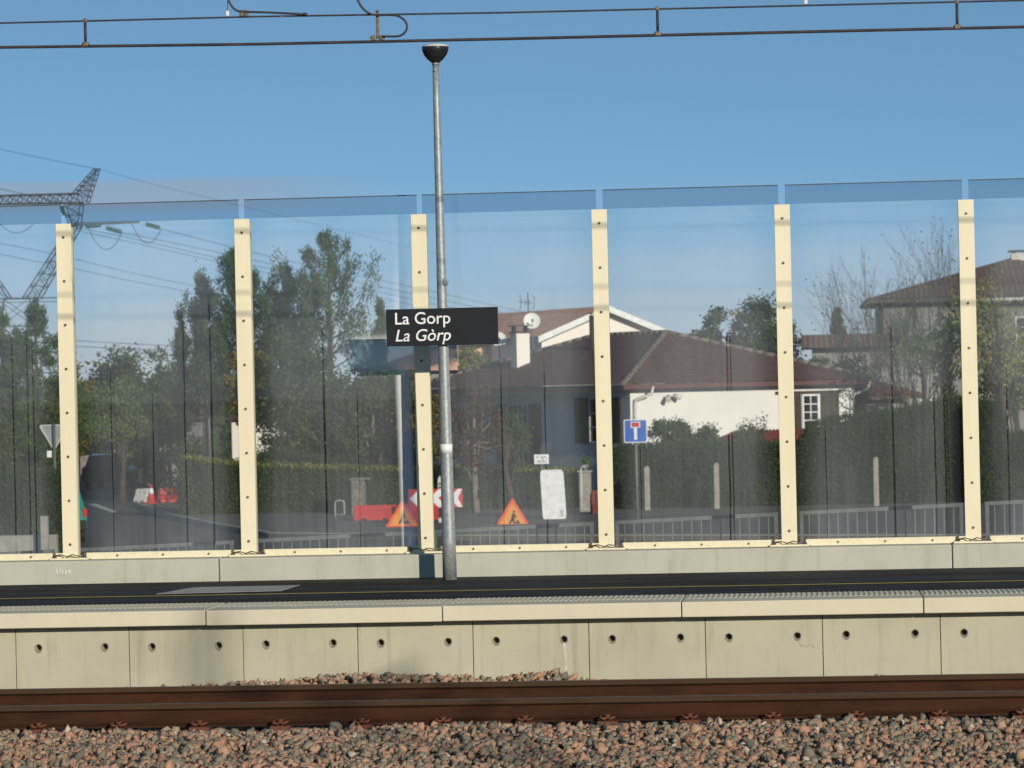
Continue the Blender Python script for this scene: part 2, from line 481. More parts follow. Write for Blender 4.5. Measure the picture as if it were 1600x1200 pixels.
def roof_mat(name, c1, c2, mortar, lich=None):
    t = NT(name)
    uv = t.n('ShaderNodeTexCoord').outputs['UV']
    br = t.n('ShaderNodeTexBrick'); br.offset = 0.5
    br.inputs['Color1'].default_value = (*c1, 1); br.inputs['Color2'].default_value = (*c2, 1); br.inputs['Mortar'].default_value = (*mortar, 1)
    br.inputs['Scale'].default_value = 1.0; br.inputs['Mortar Size'].default_value = 0.018
    br.inputs['Mortar Smooth'].default_value = 0.6
    br.inputs['Brick Width'].default_value = 0.20; br.inputs['Row Height'].default_value = 0.33
    t.l(uv, br.inputs['Vector'])
    p = t.pos()
    a = t.noise(p, 0.8, 5); b = t.noise(p, 7, 4)
    col = t.mixc(t.ss(a, 0.4, 0.7, 0, 0.5), br.outputs['Color'], tuple(k * 0.62 for k in c1))
    if lich: col = t.mixc(t.ss(b, 0.62, 0.8, 0, 0.6), col, lich)
    wv = t.n('ShaderNodeTexWave'); wv.bands_direction = 'X'; wv.inputs['Scale'].default_value = 0.3142 / 0.20 ; wv.inputs['Distortion'].default_value = 0
    t.l(uv, wv.inputs['Vector'])
    sp = t.n('ShaderNodeSeparateXYZ'); t.l(uv, sp.inputs[0])
    row = t.math('FRACT', t.math('DIVIDE', sp.outputs['Y'], 0.33))
    h = t.math('ADD', wv.outputs['Fac'], t.math('MULTIPLY', t.math('SUBTRACT', 1.0, row), 0.7))
    return t.done(t.bsdf(col, 0.85, 0, 0.25, t.bump(h, 0.6, 0.04)))
M['roof_dark'] = roof_mat('roof_dark_tile', (0.140, 0.050, 0.033), (0.085, 0.034, 0.024), (0.024, 0.013, 0.01), (0.15, 0.10, 0.07))
M['roof_terra'] = roof_mat('roof_terracotta_tile', (0.80, 0.43, 0.28), (0.68, 0.35, 0.22), (0.4, 0.2, 0.13), (0.7, 0.48, 0.35))
M['roof_brown'] = roof_mat('roof_brown_tile', (0.15, 0.078, 0.05), (0.105, 0.058, 0.04), (0.05, 0.03, 0.02))
M['ridge'] = mat('ridge_tile', (0.20, 0.17, 0.13), (0.10, 0.07, 0.05), scale=3, rough=0.9)
M['render'] = mat('white_render', (0.76, 0.735, 0.69), (0.70, 0.68, 0.635), scale=0.8, rough=0.9, bump=0.15, bscale=25)
M['render2'] = mat('cream_render', (0.82, 0.75, 0.68), (0.78, 0.71, 0.64), scale=0.8, rough=0.9)
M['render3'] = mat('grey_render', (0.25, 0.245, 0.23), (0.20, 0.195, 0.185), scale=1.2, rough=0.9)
M['fascia'] = mat('red_brown_board', (0.105, 0.026, 0.022), (0.08, 0.021, 0.018), rough=0.6)
M['wood'] = mat('brown_shutter', (0.055, 0.038, 0.028), (0.04, 0.028, 0.02), scale=8, rough=0.7)
M['winwhite'] = mat('white_frame', (0.80, 0.80, 0.78), rough=0.5)
M['pane'] = mat('window_pane', (0.012, 0.014, 0.016), rough=0.08)
M['chim'] = mat('chimney_render', (0.60, 0.56, 0.48), (0.42, 0.39, 0.33), scale=4, rough=0.9)
M['dish'] = mat('dish_white', (0.78, 0.77, 0.73), (0.70, 0.69, 0.65), rough=0.6)
M['pipe'] = mat('downpipe_white', (0.65, 0.64, 0.6), rough=0.5)
M['stone'] = mat('rubble_stone', (0.22, 0.2, 0.165), (0.10, 0.09, 0.075), scale=9, rough=0.95, bump=0.8, bscale=10, bdist=0.05)
M['postconc'] = mat('post_concrete', (0.34, 0.32, 0.27), (0.25, 0.24, 0.2), scale=8, rough=0.95)
M['redplast'] = mat('red_plastic', (0.50, 0.030, 0.022), (0.42, 0.024, 0.02), rough=0.42)
M['whiteplast'] = mat('white_plastic_barrier', (0.62, 0.60, 0.56), (0.5, 0.48, 0.45), rough=0.5)
M['signred'] = mat('sign_red', (0.62, 0.035, 0.03), rough=0.4)
M['signwhite'] = mat('sign_white', (0.82, 0.82, 0.82), rough=0.4)
M['signblue'] = mat('sign_blue', (0.035, 0.13, 0.50), rough=0.4)
M['signorange'] = mat('sign_orange', (0.80, 0.30, 0.03), rough=0.4)
M['signborder'] = mat('sign_orange_red', (0.85, 0.09, 0.02), rough=0.4)
M['signback'] = mat('sign_back_grey', (0.34, 0.36, 0.37), rough=0.5, metal=0.3)
M['postgreen'] = mat('dark_green_post', (0.10, 0.125, 0.105), rough=0.5)
M['teal'] = mat('teal_car_paint', (0.012, 0.23, 0.19), (0.01, 0.2, 0.17), rough=0.25, spec=0.6)
M['rubber'] = mat('black_rubber', (0.015, 0.015, 0.016), rough=0.8)
M['taillight'] = mat('red_lens', (0.6, 0.02, 0.02), rough=0.2)
M['plate'] = mat('plate_white', (0.75, 0.75, 0.72), rough=0.5)
M['bark'] = mat('bark', (0.075, 0.055, 0.04), (0.04, 0.03, 0.022), scale=5, rough=0.95, bump=0.6, bscale=14, bdist=0.03)
M['bark_pale'] = mat('bark_pale', (0.20, 0.18, 0.15), (0.12, 0.105, 0.09), scale=5, rough=0.95)
M['pine'] = leaf_mat('pine_needles', [(0.022, 0.052, 0.014), (0.043, 0.089, 0.021), (0.075, 0.123, 0.030), (0.106, 0.102, 0.035)], 0.12)
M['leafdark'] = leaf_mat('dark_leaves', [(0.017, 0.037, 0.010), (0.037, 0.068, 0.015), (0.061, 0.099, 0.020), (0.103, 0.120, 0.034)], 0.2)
M['leafmid'] = leaf_mat('mid_leaves', [(0.032, 0.067, 0.014), (0.065, 0.119, 0.021), (0.110, 0.172, 0.034), (0.154, 0.165, 0.042)], 0.25)
M['leafautumn'] = leaf_mat('autumn_leaves', [(0.068, 0.068, 0.016), (0.135, 0.115, 0.020), (0.216, 0.155, 0.027), (0.270, 0.121, 0.027)], 0.3)
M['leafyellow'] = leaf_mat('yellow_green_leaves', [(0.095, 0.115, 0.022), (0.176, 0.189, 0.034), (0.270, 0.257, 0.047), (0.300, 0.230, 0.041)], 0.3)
M['leafred'] = leaf_mat('red_brown_leaves', [(0.041, 0.019, 0.015), (0.074, 0.030, 0.022), (0.101, 0.047, 0.027), (0.061, 0.054, 0.024)], 0.2)
M['hedge'] = leaf_mat('hedge_leaves', [(0.014, 0.029, 0.009), (0.024, 0.048, 0.012), (0.037, 0.068, 0.018), (0.058, 0.085, 0.027)], 0.12, 0.75)
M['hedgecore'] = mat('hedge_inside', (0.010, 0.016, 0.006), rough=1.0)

# ------------------------------------------------------------------ levels
Y_NEAR, Y_FAR = 25.70, 27.207          # the two rails
Y_COP, Y_WALL = 28.05, 28.20           # coping front and panel face
Y_PLI = 32.30                          # front of the concrete plinth
Z_PLAT = 0.55
Z_PLI = 0.775                          # top of the plinth
Z_ST = -1.40                           # street level
Z_POST, Z_PANE = 3.985, 4.165

# ================================================================== SETTING
g = MB().poly([(-3000, -3000, -1.62), (3000, -3000, -1.62), (3000, 3000, -1.62), (-3000, 3000, -1.62)]).build('ground', M['ground'])
tag(g, kind='structure')
b = MB().bx((-90, -12, -1.60), (90, 28.9, -0.30)).build('trackbed', M['ballast_dirt']); tag(b, kind='structure')
b = MB().bx((-90, 28.36, -1.58), (90, 32.29, 0.42)).build('platform', M['asphalt']); tag(b, kind='structure')
# street level behind the barrier: gardens, road, pavement
b = MB().bx((-400, 38, -1.70), (400, 420, Z_ST - 0.004)).build('street_ground', M['ground']); tag(b, kind='structure')

def sheet(name, pts, z, m, th=0.0):
    mb = MB()
    if th: mb.prism([(p[0], p[1], z - th) for p in pts], (0, 0, th))
    else: mb.poly([(p[0], p[1], z) for p in pts])
    o = mb.build(name, m); tag(o, kind='structure'); return o
def gp(px, py): 
    p = atZ(px, py, Z_ST); return (p.x, p.y)
# the road: crosses behind the barrier and leaves to the back on the left
rd = [gp(-260, 905), gp(700, 905), gp(1900, 880), gp(1900, 846), gp(700, 846), gp(420, 842), gp(330, 826), gp(268, 812), gp(205, 790), gp(188, 770), gp(185, 745), gp(186, 722),
      gp(142, 722), gp(120, 745), gp(70, 790), gp(0, 830), gp(-260, 850)]
sheet('road', rd, Z_ST, M['road'])
pv = [gp(420, 841), gp(700, 845), gp(1900, 845), gp(1900, 775), gp(1450, 786), gp(930, 800), gp(600, 800), gp(330, 802), gp(212, 780), gp(207, 789), gp(270, 811), gp(332, 825)]
sheet('pavement', pv, Z_ST + 0.12, M['pave'], 0.12)
kl = MB()
kp = [Vector((*gp(x, y), Z_ST)) for x, y in ((205, 788.6), (269, 810.6), (332, 824.4), (421, 840), (700, 844.4), (1100, 844.4), (1900, 844.4))]
for a, c in zip(kp[:-1], kp[1:]):
    d = (c - a).normalized(); nrm = Vector((-d.y, d.x, 0)) * 0.08
    kl.prism([a - nrm, c - nrm, c + nrm, a + nrm], (0, 0, 0.145))
tag(kl.build('kerb', M['kerb']), kind='structure')
wl = [gp(138, 788), gp(150, 787), gp(182, 799), gp(178, 802)]
sheet('road_marking', wl, Z_ST + 0.004, M['roadpaint'])

# ================================================================== TRACK
def rail(name, Y, label):
    t = thing(name, label, 'rail', (0, Y, 0), 'rails of the track')
    pr = [(-0.075, -0.172), (0.075, -0.172), (0.075, -0.160), (0.03, -0.146), (0.0085, -0.13), (0.0085, -0.055), (0.022, -0.045), (0.035, -0.037), (0.036, -0.010), (0.030, -0.0025)]
    pr2 = pr + [(-x, z) for x, z in reversed(pr[2:])]
    mb = MB().prism([(-60, y, z) for y, z in pr2], (120, 0, 0))
    mb.build('rail_body', M['rail'], t)
    MB().prism([(-60, -0.0325, -0.0023), (-60, 0.0325, -0.0023), (-60, 0.022, 0.0), (-60, -0.022, 0.0)], (120, 0, 0)).build('running_surface', M['railtop'], t)
    return t
rail('rail', Y_FAR, 'rusty brown steel rail next to the platform wall, behind the nearer rail')
rail('rail', Y_NEAR, 'rusty brown steel rail in front, with clips and pinkish stones at its foot')

def sleeper_proto():
    t = thing('sleeper', '', 'sleeper', (0, 0, 0), 'concrete sleepers under the rails')
    yc = (Y_NEAR + Y_FAR) / 2
    for s in (-1, 1):
        c = s * 0.7535
        mb = MB()
        mb.bbox((-0.145, c - 0.40, -0.40), (0.145, c + 0.40, -0.192), 0.02)
        mb.build('sleeper_block', M['sleeper'], t)
        MB().bx((-0.09, c - 0.08, -0.193), (0.09, c + 0.08, -0.174)).build('rail_pad', M['rubber'], t)
        for q in (-1, 1):
            cm = MB()
            y0 = c + q * 0.13
            cm.bbox((-0.075, y0 - 0.045, -0.194), (0.075, y0 + 0.045, -0.166), 0.006)
            for sx in (-1, 1):
                cm.tube([(sx * 0.012, y0 + q * 0.04, -0.15), (sx * 0.05, y0 + q * 0.035, -0.138), (sx * 0.055, y0 - q * 0.02, -0.135), (sx * 0.03, y0 - q * 0.055, -0.146)], 0.010, 6)
            cm.cyl((0, y0, -0.17), (0, y0, -0.125), 0.017, n=6, smooth=False)
            cm.cyl((0, y0, -0.125), (0, y0, -0.118), 0.026, n=8, smooth=False)
            cm.build('rail_clip', M['clip'], t)
    t.location = (0, yc, 0)
    return t
SLP = [60, 189, 315, 442, 567, 693, 820, 948, 1077, 1206, 1337, 1468, 1598]
sl0 = sleeper_proto()
x_a = gX(60, Y_NEAR - 0.13, 1138); x_b = gX(1468, Y_NEAR - 0.13, 1118)
pit = (x_b - x_a) / 11
ords = ['first', 'second', 'third', 'fourth', 'fifth', 'sixth', 'seventh', 'eighth', 'ninth', 'tenth', 'eleventh', 'twelfth', 'thirteenth']
for i in range(13):
    o = sl0 if i == 0 else copy_tree(sl0)
    o.location.x = x_a + pit * i
    o['label'] = f'concrete sleeper with rusty clip in the ballast, {ords[i]} from the left'

# ballast stones
rng = np.random.default_rng(7)
def stones(name, P, Rad, m, parent=None):
    ico = bmesh.new(); bmesh.ops.create_icosphere(ico, subdivisions=1, radius=1)
    bv = np.array([v.co[:] for v in ico.verts]); bf = np.array([[v.index for v in f.verts] for f in ico.faces]); ico.free()
    n = len(P); k = len(bv)
    V = np.repeat(bv[None], n, 0) * (1 + rng.uniform(-0.28, 0.28, (n, k, 1)))
    # cut flat facets so that they look broken
    for _ in range(9):
        nv = rng.normal(size=(n, 1, 3)); nv /= np.linalg.norm(nv, axis=2, keepdims=True)
        d = (V * nv).sum(2, keepdims=True); lim = rng.uniform(0.28, 0.60, (n, 1, 1))
        V = V - nv * np.maximum(0, d - lim)
    V *= rng.uniform(0.65, 1.25, (n, 1, 3))
    q = rng.normal(size=(n, 4)); q /= np.linalg.norm(q, axis=1, keepdims=True)
    w, x, y, z = q.T
    Rm = np.stack([1 - 2 * (y * y + z * z), 2 * (x * y - z * w), 2 * (x * z + y * w), 2 * (x * y + z * w), 1 - 2 * (x * x + z * z), 2 * (y * z - x * w),
                   2 * (x * z - y * w), 2 * (y * z + x * w), 1 - 2 * (x * x + y * y)], 1).reshape(n, 3, 3)
    V = np.einsum('nij,nkj->nki', Rm, V) * Rad[:, None, None] + P[:, None, :]
    Fc = (bf[None] + (np.arange(n) * k)[:, None, None]).reshape(-1, 3)
    return np_mesh(name, V.reshape(-1, 3), Fc, m, parent)
def hgt(x, y):
    """ballast surface"""
    h = np.full_like(x, -0.205)
    h += 0.03 * np.sin(x * 2.1 + 1) * np.sin(y * 3.0) * 0.6
    h += np.where(y < Y_NEAR - 0.5, 0.02, 0.0) + np.clip(1 - np.abs(y - (Y_NEAR - 0.36)) / 0.2, 0, 1) * 0.022
    xl, xr = gX(215, 28, 1060), gX(905, 28, 1060)
    bank = np.clip((x - xl) / 0.9, 0, 1) * np.clip((xr + 0.3 - x) / 0.5, 0, 1)
    far = np.clip((y - (Y_FAR + 0.12)) / 0.5, 0, 1)
    h += far * (0.062 + 0.02 * np.sin(x * 3.1) + bank * (0.108 + 0.014 * np.sin(x * 5.3) * np.sin(x * 2.3 + 1.0)))
    mid = (y > Y_NEAR + 0.1) & (y < Y_FAR - 0.1)
    h = np.where(mid, np.minimum(h, -0.20), h)
    near = np.abs(y - Y_NEAR) < 0.13
    h = np.where(near, -0.25, h)
    h = np.where(np.abs(y - Y_FAR) < 0.13, -0.25, h)
    return h
N = 38000
px_ = rng.uniform(-6.6, 4.6, N); py_ = rng.uniform(22.0, 28.16, N)
keep = ~((py_ > Y_NEAR + 0.3) & (py_ < Y_FAR - 0.2) & (rng.random(N) < 0.7))
px_, py_ = px_[keep], py_[keep]
hz = hgt(px_, py_)
rad = np.clip(rng.normal(0.041, 0.012, len(px_)), 0.016, 0.078)
ins = (np.abs((px_ - x_a + pit / 2) % pit - pit / 2) < 0.15) & (np.abs(py_ - Y_NEAR) < 0.36)
keep = ~ins | (rng.random(len(px_)) < 0.30)
keep &= ~((np.abs(py_ - Y_NEAR) < 0.11) | (np.abs(py_ - Y_FAR) < 0.11))
layer = rng.random(len(px_))
P = np.stack([px_, py_, hz - layer * 0.05 + 0.012], 1)
P[:, 1] = np.minimum(P[:, 1], 28.17 - rad * 1.1)
o = stones('ballast_stones', P[keep], rad[keep], M['ballast'])
tag(o, 'pinkish and grey broken ballast stones around the rails', 'ballast', kind='stuff')
# ballast surface under the stones
xs = np.linspace(-30, 30, 241); ys = np.linspace(14, 28.18, 90)
X, Yg = np.meshgrid(xs, ys); Zg = hgt(X.ravel(), Yg.ravel()) - 0.045
idx = np.arange(len(xs) * len(ys)).reshape(len(ys), len(xs))
Q = np.stack([idx[:-1, :-1].ravel(), idx[:-1, 1:].ravel(), idx[1:, 1:].ravel(), idx[1:, :-1].ravel()], 1)
o = np_mesh('ballast_bed', np.stack([X.ravel(), Yg.ravel(), Zg], 1), Q, M['ballast_dirt']); tag(o, kind='structure')

# ================================================================== PLATFORM EDGE
def panel_mesh(w, holes, zb, zt, d=0.12, n=16):
    """front slab with round weep holes, its face at y = 0"""
    mb = MB(); h2 = 0.06; hr = 0.026
    xs = [-w / 2]; 
    for hx, hz_ in holes: xs += [hx - h2, hx + h2]
    xs += [w / 2]
    for k in range(len(xs) - 1):
        a, c = xs[k], xs[k + 1]
        if k % 2 == 0:
            mb.poly([(a, 0, zb), (c, 0, zb), (c, 0, zt), (a, 0, zt)])
        else:
            hx, hz_ = holes[k // 2]
            mb.poly([(a, 0, zb), (c, 0, zb), (c, 0, hz_ - h2), (a, 0, hz_ - h2)])
            mb.poly([(a, 0, hz_ + h2), (c, 0, hz_ + h2), (c, 0, zt), (a, 0, zt)])
            for i in range(n):
                p = []
                for j in (i, i + 1):
                    t_ = 2 * math.pi * j / n
                    cx, cz = math.cos(t_), math.sin(t_); mx = max(abs(cx), abs(cz))
                    p.append(((hx + cx / mx * h2, 0, hz_ + cz / mx * h2), (hx + cx * hr, 0, hz_ + cz * hr), (hx + cx * hr * 0.92, 0.1, hz_ + cz * hr * 0.92)))
                mb.poly([p[0][0], p[1][0], p[1][1], p[0][1]])
                mb.poly([p[0][1], p[1][1], p[1][2], p[0][2]])
    e = 0.004
    mb.poly([(-w / 2, 0, zt), (w / 2, 0, zt), (w / 2, d, zt), (-w / 2, d, zt)])
    for sx in (-1, 1):
        mb.poly([(sx * w / 2, 0, zb), (sx * w / 2, 0, zt), (sx * w / 2, d, zt), (sx * w / 2, d, zb)])
    mb.poly([(-w / 2, d, zb), (-w / 2, d, zt), (w / 2, d, zt), (w / 2, d, zb)])
    return mb
xa = gX(25, Y_WALL, 1020); xb = gX(1470, Y_WALL, 1010); pw = (xb - xa) / 8
zh = 2.3 - (1000 - 608) / (FPX / Y_WALL)
PL = {-1: 'concrete platform wall panel cut by the left edge of the picture', 0: 'concrete wall panel with two weep holes, first whole one from the left', 1: 'concrete wall panel with faint stains around its joint, second whole one from the left',
      2: 'concrete wall panel where the stone bank rises, third whole one from the left', 3: 'concrete wall panel behind the top of the stone bank, fourth whole one from the left',
      4: 'concrete wall panel with a white run under its right weep hole', 5: 'concrete wall panel between the white-run panel and the chalk-marked panel',
      6: 'concrete wall panel with faint chalk scribble beside its right weep hole', 7: 'concrete wall panel right of the chalk-marked panel with two clean holes', 8: 'concrete platform wall panel cut by the right edge of the picture'}
random.seed(3)
p0 = None
for i in range(-1, 9):
    x = xa + pw * (i + 0.5)
    if p0 is None:
        t = thing('wall_panel', PL[i], 'wall panel', (x, Y_WALL, 0), 'concrete panels of the platform wall')
        hs = [(-0.30 * pw, zh), (0.285 * pw, zh)]
        panel_mesh(pw - 0.007, hs, -0.45, 0.415).build('panel_face', M['panel'], t, merge=True)
        for hx, hz_ in hs:
            MB().cyl((hx, 0.06, hz_), (hx, 0.09, hz_), 0.0255, n=16).build('weep_hole', M['hole'], t)
            rb = MB(); rr_ = random.Random(int(hx * 1000))
            ro = [0.030 + rr_.random() * 0.006 + 0.012 * max(0, -math.sin(2 * math.pi * q / 20)) ** 3 for q in range(20)]
            for q in range(20):
                a0, a1 = 2 * math.pi * q / 20, 2 * math.pi * (q + 1) / 20; r0, r1 = ro[q], ro[(q + 1) % 20]
                rb.poly([(hx + 0.0262 * math.cos(a0), -0.0012, hz_ + 0.0262 * math.sin(a0)), (hx + 0.0262 * math.cos(a1), -0.0012, hz_ + 0.0262 * math.sin(a1)), (hx + r1 * math.cos(a1), -0.0012, hz_ + r1 * math.sin(a1)), (hx + r0 * math.cos(a0), -0.0012, hz_ + r0 * math.sin(a0))])
            rb.build('hole_stain', M['rim'], t)
        p0 = t
    else:
        t = copy_tree(p0); t['label'] = PL[i]
    t.location = (x, Y_WALL + random.uniform(-0.003, 0.003), random.uniform(-0.004, 0.004))
    if i == 4:
        MB().poly([(0.285 * pw - 0.012, -0.002, zh - 0.03), (0.285 * pw + 0.014, -0.002, zh - 0.03), (0.285 * pw + 0.020, -0.002, zh - 0.2), (0.285 * pw + 0.016, -0.002, zh - 0.33), (0.285 * pw + 0.006, -0.002, zh - 0.32), (0.285 * pw + 0.004, -0.002, zh - 0.15)]).build('lime_run', mat('lime_run', (0.62, 0.60, 0.52), (0.45, 0.43, 0.33), scale=25, rough=0.95), t)
    if i == 6:
        mb = MB()
        cx, cz = 0.30 * pw, zh - 0.05
        for st in ([(0, 0), (0.02, -.05), (.03, -.01), (.05, -.055)], [(.075, -.02), (.07, -.05), (.095, -.05), (.095, -.022)], [(.115, -.015), (.12, -.06)], [(.135, -.03), (.16, -.025), (.14, -.055), (.17, -.06)], [(.18, -.035), (.20, -.04), (.185, -.065), (.205, -.07)]):
            for a, c in zip(st[:-1], st[1:]):
                mb.cyl((cx + a[0] * 0.8, -0.0015, cz + a[1] * 0.8), (cx + c[0] * 0.8, -0.0015, cz + c[1] * 0.8), 0.0022, n=5)
        mb.build('chalk_mark', mat('faint_chalk', (0.55, 0.52, 0.42), rough=0.9), t)
# further panels out of frame keep the wall whole
o = MB().bx((-40, Y_WALL + 0.004, -0.6), (xa - pw - 0.004, Y_WALL + 0.12, 0.415)).bx((xa + pw * 9 + 0.004, Y_WALL + 0.004, -0.6), (40, Y_WALL + 0.12, 0.415)).build('platform_wall', M['panel']); tag(o, kind='structure')
tag(MB().bx((-40, Y_WALL + 0.121, -0.6), (40, Y_WALL + 0.135, 0.43)).build('platform_backing', M['hole']), kind='structure')

# coping slabs with a ribbed strip
xa2 = gX(321, Y_COP, 955); xb2 = gX(1443, Y_COP, 950); cw = (xb2 - xa2) / 3
CL = ['pale coping slab on the platform edge, cut by the left edge of the picture', 'pale coping slab under the lamp post, second from the left', 'pale coping slab in the middle of the picture, right of the lamp post',
      'pale coping slab with a dark joint at each end, fourth from the left', 'pale coping slab on the platform edge, cut by the right edge of the picture']
c0 = None
for i in range(-1, 4):
    x = xa2 + cw * (i + 0.5)
    if c0 is None:
        t = thing('coping_slab', CL[0], 'coping slab', (x, Y_COP, Z_PLAT), 'coping slabs along the platform edge')
        MB().bbox((-cw / 2 + 0.004, 0, -0.125), (cw / 2 - 0.004, 1.0, 0), 0.008).build('slab', M['coping'], t)
        mb = MB(); k = 0; xx = -cw / 2 + 0.03
        while xx < cw / 2 - 0.04:
            # one rib: trapezoid bar running front to back
            y0, y1 = 0.42, 0.96
            mb.prism([(xx, y0, 0.0005), (xx + 0.026, y0, 0.0005), (xx + 0.019, y0, 0.0045), (xx + 0.007, y0, 0.0045)], (0, y1 - y0, 0))
            xx += 0.0428
        mb.build('ribbed_strip', M['coping'], t)
        c0 = t
    else:
        t = copy_tree(c0); t['label'] = CL[i + 1]
    t.location = (x, Y_COP, Z_PLAT + random.uniform(-0.002, 0.002))
o = MB().bx((-40, Y_COP, 0.425), (xa2 - cw - 0.004, Y_COP + 1, Z_PLAT)).bx((xa2 + cw * 4 + 0.004, Y_COP, 0.425), (40, Y_COP + 1, Z_PLAT)).build('platform_coping', M['coping']); tag(o, kind='structure')
# asphalt starts behind the coping; painted line and pale slab
o = MB().bx((-40, Y_COP + 1.004, 0.54), (40, Y_PLI + 0.1, Z_PLAT + 0.006)).build('platform_surface', M['asphalt']); tag(o, kind='structure')
YL = atZ(800, 923.5, Z_PLAT).y
tag(MB().poly([(-40, YL, Z_PLAT + 0.010), (40, YL, Z_PLAT + 0.010), (40, YL + 0.085, Z_PLAT + 0.010), (-40, YL + 0.085, Z_PLAT + 0.010)]).build('platform_line', M['yellow']), kind='structure')
pp = [atZ(x, y, Z_PLAT + 0.012) for x, y in ((243, 928.5), (440, 923.5), (470, 914.5), (303, 918))]
t = thing('paving_slab', 'pale grey slab strip lying in the black platform surface', 'paving slab', (pp[0].x, pp[0].y, Z_PLAT))
mb = MB()
for r in range(3):
    for c in range(8):
        def q(u, v): return pp[0].lerp(pp[1], u).lerp(pp[3].lerp(pp[2], u), v)
        u0, u1, v0, v1 = (c + 0.03) / 8, (c + 0.97) / 8, (r + .04) / 3, (r + .96) / 3
        mb.prism([q(u0, v0), q(u1, v0), q(u1, v1), q(u0, v1)], (0, 0, 0.004))
mb.build('slab_row', M['patch'], t, world=True)

# ================================================================== GLASS BARRIER
XP = [gX(x, Y_PLI + 0.25, 600) for x in (104, 383, 659.5, 942, 1228, 1515.5)]
pitch = (XP[5] - XP[0]) / 5
X0 = XP[0]
# plinth segments
js = [gX(342, Y_PLI, 890), gX(1488, Y_PLI, 870)]
segs = [(-30, js[0] - 0.004, 'pale concrete plinth under the glass screen, left of its left joint, with chalk strokes'), (js[0] + 0.004, js[1] - 0.004, 'long pale concrete plinth under the glass screen behind the lamp post'), (js[1] + 0.004, 30, 'concrete plinth under the glass screen at the right edge, beyond the joint')]
for a, c, lb in segs:
    t = thing('concrete_plinth', lb, 'plinth', (a, Y_PLI, Z_PLAT), 'concrete plinths under the glass screen')
    MB().bbox((a, Y_PLI, -1.5), (c, Y_PLI + 0.5, Z_PLI), 0.012).build('plinth_body', M['plinth'], t, world=True)
    if a == -30:
        mb = MB(); p = atY(86, 890, Y_PLI)
        s = FPX / Y_PLI
        for st in ([(0, 0), (2, 0), (3, 10)], [(7, -1), (8, 10)], [(11, -1), (12, 10)], [(16, 10), (17, 2), (20, 6), (23, 1), (24, 9)]):
            for u, v in zip(st[:-1], st[1:]):
                mb.cyl((p.x + u[0] / s, Y_PLI - 0.0015, p.z - u[1] / s), (p.x + v[0] / s, Y_PLI - 0.0015, p.z - v[1] / s), 0.0045, n=5)
        mb.build('chalk_mark', M['chalk'], t, world=True)

PW = 0.146
def post_proto():
    t = thing('steel_post', '', 'post', (0, 0, 0), 'cream steel posts of the glass screen')
    y0 = 0.25
    MB().bbox((-PW / 2, y0, Z_PLI + 0.02), (PW / 2, y0 + 0.022, Z_POST), 0.003).build('cover_plate', M['cream'], t)
    mb = MB()
    mb.bx((-PW / 2 + 0.012, y0 + 0.0225, Z_PLI + 0.02), (PW / 2 - 0.012, y0 + 0.045, Z_POST - 0.01))
    mb.bx((-0.012, y0 + 0.0455, Z_PLI + 0.02), (0.012, y0 + 0.17, Z_POST - 0.03))
    mb.bx((-PW / 2 + 0.004, y0 + 0.088, Z_PLI + 0.02), (-0.0125, y0 + 0.15, Z_POST - 0.03))
    mb.bx((0.0125, y0 + 0.088, Z_PLI + 0.02), (PW / 2 - 0.004, y0 + 0.15, Z_POST - 0.03))
    mb.build('post_body', M['cream'], t)
    for k in range(8):
        z = Z_POST - 0.13 - k * 0.4195
        mb = MB().cyl((0, y0 + 0.002, z), (0, y0 - 0.004, z), 0.0135, n=14).cyl((0, y0 - 0.0035, z), (0, y0 - 0.011, z), 0.008, n=6, smooth=False)
        mb.build('bolt', M['bolt'], t)
    MB().bbox((-0.185, 0.19, Z_PLI + 0.0005), (0.185, 0.445, Z_PLI + 0.018), 0.003).build('base_plate', M['cream'], t)
    for sx in (-0.145, 0.145):
        MB().cyl((sx, 0.215, Z_PLI + 0.018), (sx, 0.215, Z_PLI + 0.034), 0.021, n=6, smooth=False).cyl((sx, 0.215, Z_PLI + 0.03), (sx, 0.215, Z_PLI + 0.066), 0.011, n=8).build('anchor_bolt', M['bolt'], t)
    mb = MB()
    mb.tube([(-0.14, 0.205, Z_PLI + 0.04), (-0.08, 0.195, Z_PLI + 0.05), (-0.02, 0.19, Z_PLI + 0.032), (0.03, 0.195, Z_PLI + 0.05), (0.09, 0.193, Z_PLI + 0.036), (0.14, 0.205, Z_PLI + 0.045)], 0.006, 6)
    mb.build('safety_cable', M['bolt'], t)
    return t
POSTL = ['cream steel post beside the green car and the pylon, leftmost in the picture', 'cream steel post in front of the pine trees, second from the left', 'cream steel post behind the lamp post with the name sign shadow on it',
         'cream steel post in front of the house gable, left of the dead end sign', 'cream steel post next to the small white window of the house', 'cream steel post in front of the brown roofed house at the far right']
pr0 = post_proto()
for i in range(-1, 8):
    if i in (-1, 6, 7):   # outside the frame, so that the screen goes on
        o = copy_tree(pr0); o['label'] = {-1: 'cream steel post just beyond the left edge of the picture', 6: 'cream steel post just beyond the right edge of the picture', 7: 'farthest right cream steel post, outside the picture'}[i]
    else:
        o = pr0 if i == 0 else copy_tree(pr0); o['label'] = POSTL[i]
    x = XP[i] if 0 <= i < 6 else X0 + pitch * i
    o.location = (x, Y_PLI, 0)

